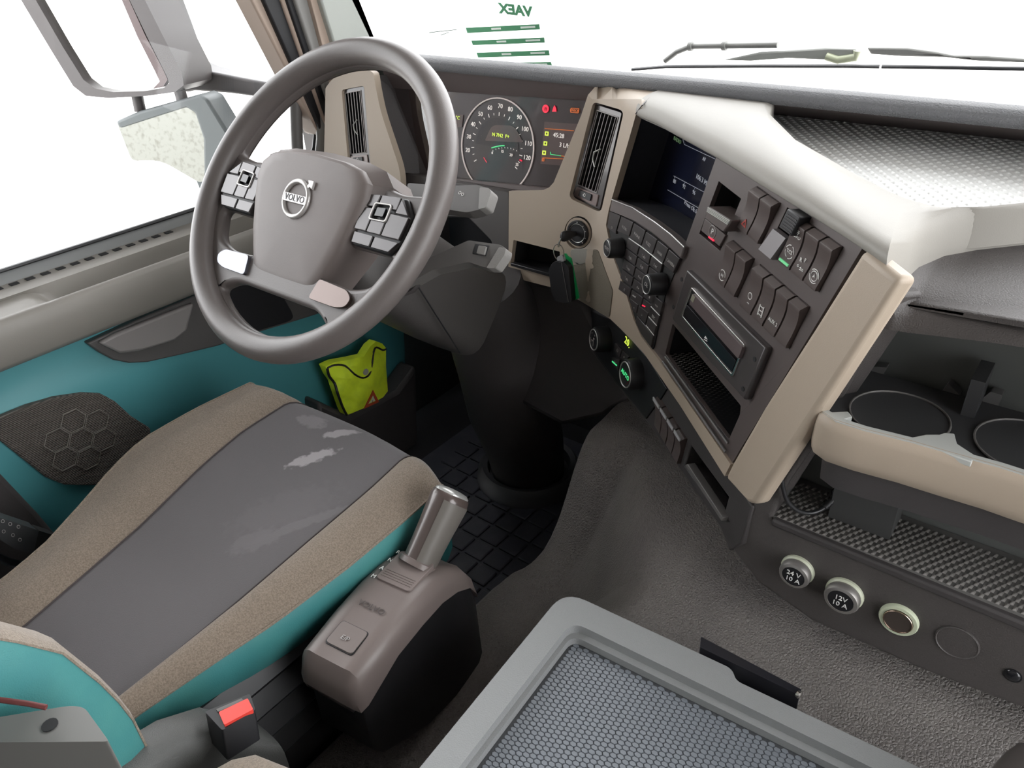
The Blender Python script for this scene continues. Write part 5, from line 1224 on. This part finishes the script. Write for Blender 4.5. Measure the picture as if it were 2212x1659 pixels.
sheet('reflected_edge', [(440, 330), (470, 350), (445, 440), (420, 380)], lambda p: MX(p, -.02), MN, .02, mat('lower_mirror_housing', (.07, .08, .082), .5), lm)
for k_, (x0, x1) in enumerate(((338, 362), (385, 402), (299, 322))):
    pass
# wipers
WPm = mat('wiper_grey', (.14, .14, .13), .5); WIN = V((0, -1, 0))
WY = lambda y: (lambda p: at(p, 'y', y))
w1 = thing('windscreen_wiper', at((1500, 140), 'y', 1.53), 'windscreen wiper with bent arm lying left along the bottom of the glass', 'wiper', 'windscreen wipers')
link('arm', tube([at(p, 'y', 1.53) for p in [(1436, 132), (1462, 112), (1492, 100), (1560, 99), (1680, 97)]], .0055, 8), WPm, w1)
for p_ in ((1492, 100), (1565, 99)): link('clamp', lathe([(.009, -.004), (.009, .004)], frame(at(p_, 'y', 1.53), V((1, 0, .1))), 12), WPm, w1)
sheet('linkage', [(1560, 130), (1640, 113), (1780, 104), (1850, 106), (1845, 124), (1800, 130), (1700, 126), (1620, 132)], WY(1.525), WIN, .015, mat('linkage_grey', (.18, .185, .17), .5), w1, bevel=.003)
link('blade', tube([at(p, 'y', 1.515) for p in [(1365, 150), (1440, 144), (1640, 143), (1830, 143), (1900, 144)]], .0035, 6), BLACK, w1)
w2 = thing('windscreen_wiper', at((2050, 140), 'y', 1.53), 'windscreen wiper with long low arm lying at the right end of the glass', 'wiper', 'windscreen wipers')
sheet('arm', [(1872, 103), (1960, 104), (2020, 112), (2060, 120), (2130, 121), (2230, 128), (2230, 136), (2100, 131), (2040, 124), (1950, 122), (1880, 117)], WY(1.53), WIN, .014, WPm, w2, bevel=.003)
link('blade', tube([at(p, 'y', 1.515) for p in [(1905, 144), (2050, 146), (2230, 149)]], .0035, 6), BLACK, w2)
link('pivot', tube([at(p, 'y', 1.525) for p in [(1785, 122), (1810, 130), (1848, 124), (1852, 110)]], .007, 8), mat('pivot_green', (.30, .32, .22), .4), w2)
# price sheet on the windscreen, printed side outwards
ps = thing('window_sheet', at((1060, 130), 'y', 1.44), 'white sales sheet with green bars stuck to the windscreen, seen mirrored from behind', 'paper sheet')
PAPER = bpy.data.materials.new('paper'); PAPER.use_nodes = True; nt = PAPER.node_tree; nt.nodes.clear()
def transl(name, col):
    m = bpy.data.materials.new(name); m.use_nodes = True; nt = m.node_tree; nt.nodes.clear()
    o_ = nt.nodes.new('ShaderNodeOutputMaterial'); mx = nt.nodes.new('ShaderNodeMixShader'); d_ = nt.nodes.new('ShaderNodeBsdfDiffuse'); t_ = nt.nodes.new('ShaderNodeBsdfTranslucent')
    for n_ in (d_, t_): n_.inputs[0].default_value = (*col, 1)
    mx.inputs[0].default_value = .62
    nt.links.new(d_.outputs[0], mx.inputs[1]); nt.links.new(t_.outputs[0], mx.inputs[2]); nt.links.new(mx.outputs[0], o_.inputs[0]); return m
bpy.data.materials.remove(PAPER)
PAPER = transl('sheet_paper', (.9, .9, .88)); PGRN = transl('sheet_green', (.15, .32, .21)); PGRY = transl('sheet_grey', (.16, .19, .17))
SY = plane(V((0, 1.44, .95)), V((0, -.974, -.226))); SN = V((0, -.974, -.226))
pa = [SY((880, 160)), SY((1205, 160)), None, None]
dv = V((0, -.226, .974)); pa[2] = pa[1]+dv*.30; pa[3] = pa[0]+dv*.30
link('paper', mesh(pa, [[0, 1, 2, 3]]), PAPER, ps)
for q in ([ze(1065, 175), ze(1527, 152), ze(1532, 185), ze(1075, 208)], [ze(1100, 256), ze(1558, 236), ze(1562, 268), ze(1110, 284)], [ze(1133, 332), ze(1588, 316), ze(1592, 348), ze(1143, 362)], [ze(1150, 398), ze(1600, 390), ze(1610, 420), ze(1150, 425)]):
    gbq = sheet('green_bar', q, lambda p: SY(p, .0015), SN, .0005, PGRN, ps)
    for (u0, u1) in ((.34, .47), (.74, .94)):
        sheet('pale_caption', sub(q, u0, .3, u1, .65), lambda p: SY(p, .0022), SN, .0004, PAPER, gbq)
vx = frame_xy(SY(ze(1378, 66), .002), V((-1, 0, .06)).normalized(), -SN)
text('VAEX', vx, .028, PGRN, ps, sx=1.25, bold=.0014)
for y_ in (190, 207):
    sheet('small_print', [ze(835 if y_ < 200 else 905, y_+12), ze(1010 if y_ < 200 else 960, y_-6), ze(1010 if y_ < 200 else 960, y_-1), ze(835 if y_ < 200 else 905, y_+18)], lambda p: SY(p, .0015), SN, .0004, PGRY, ps)
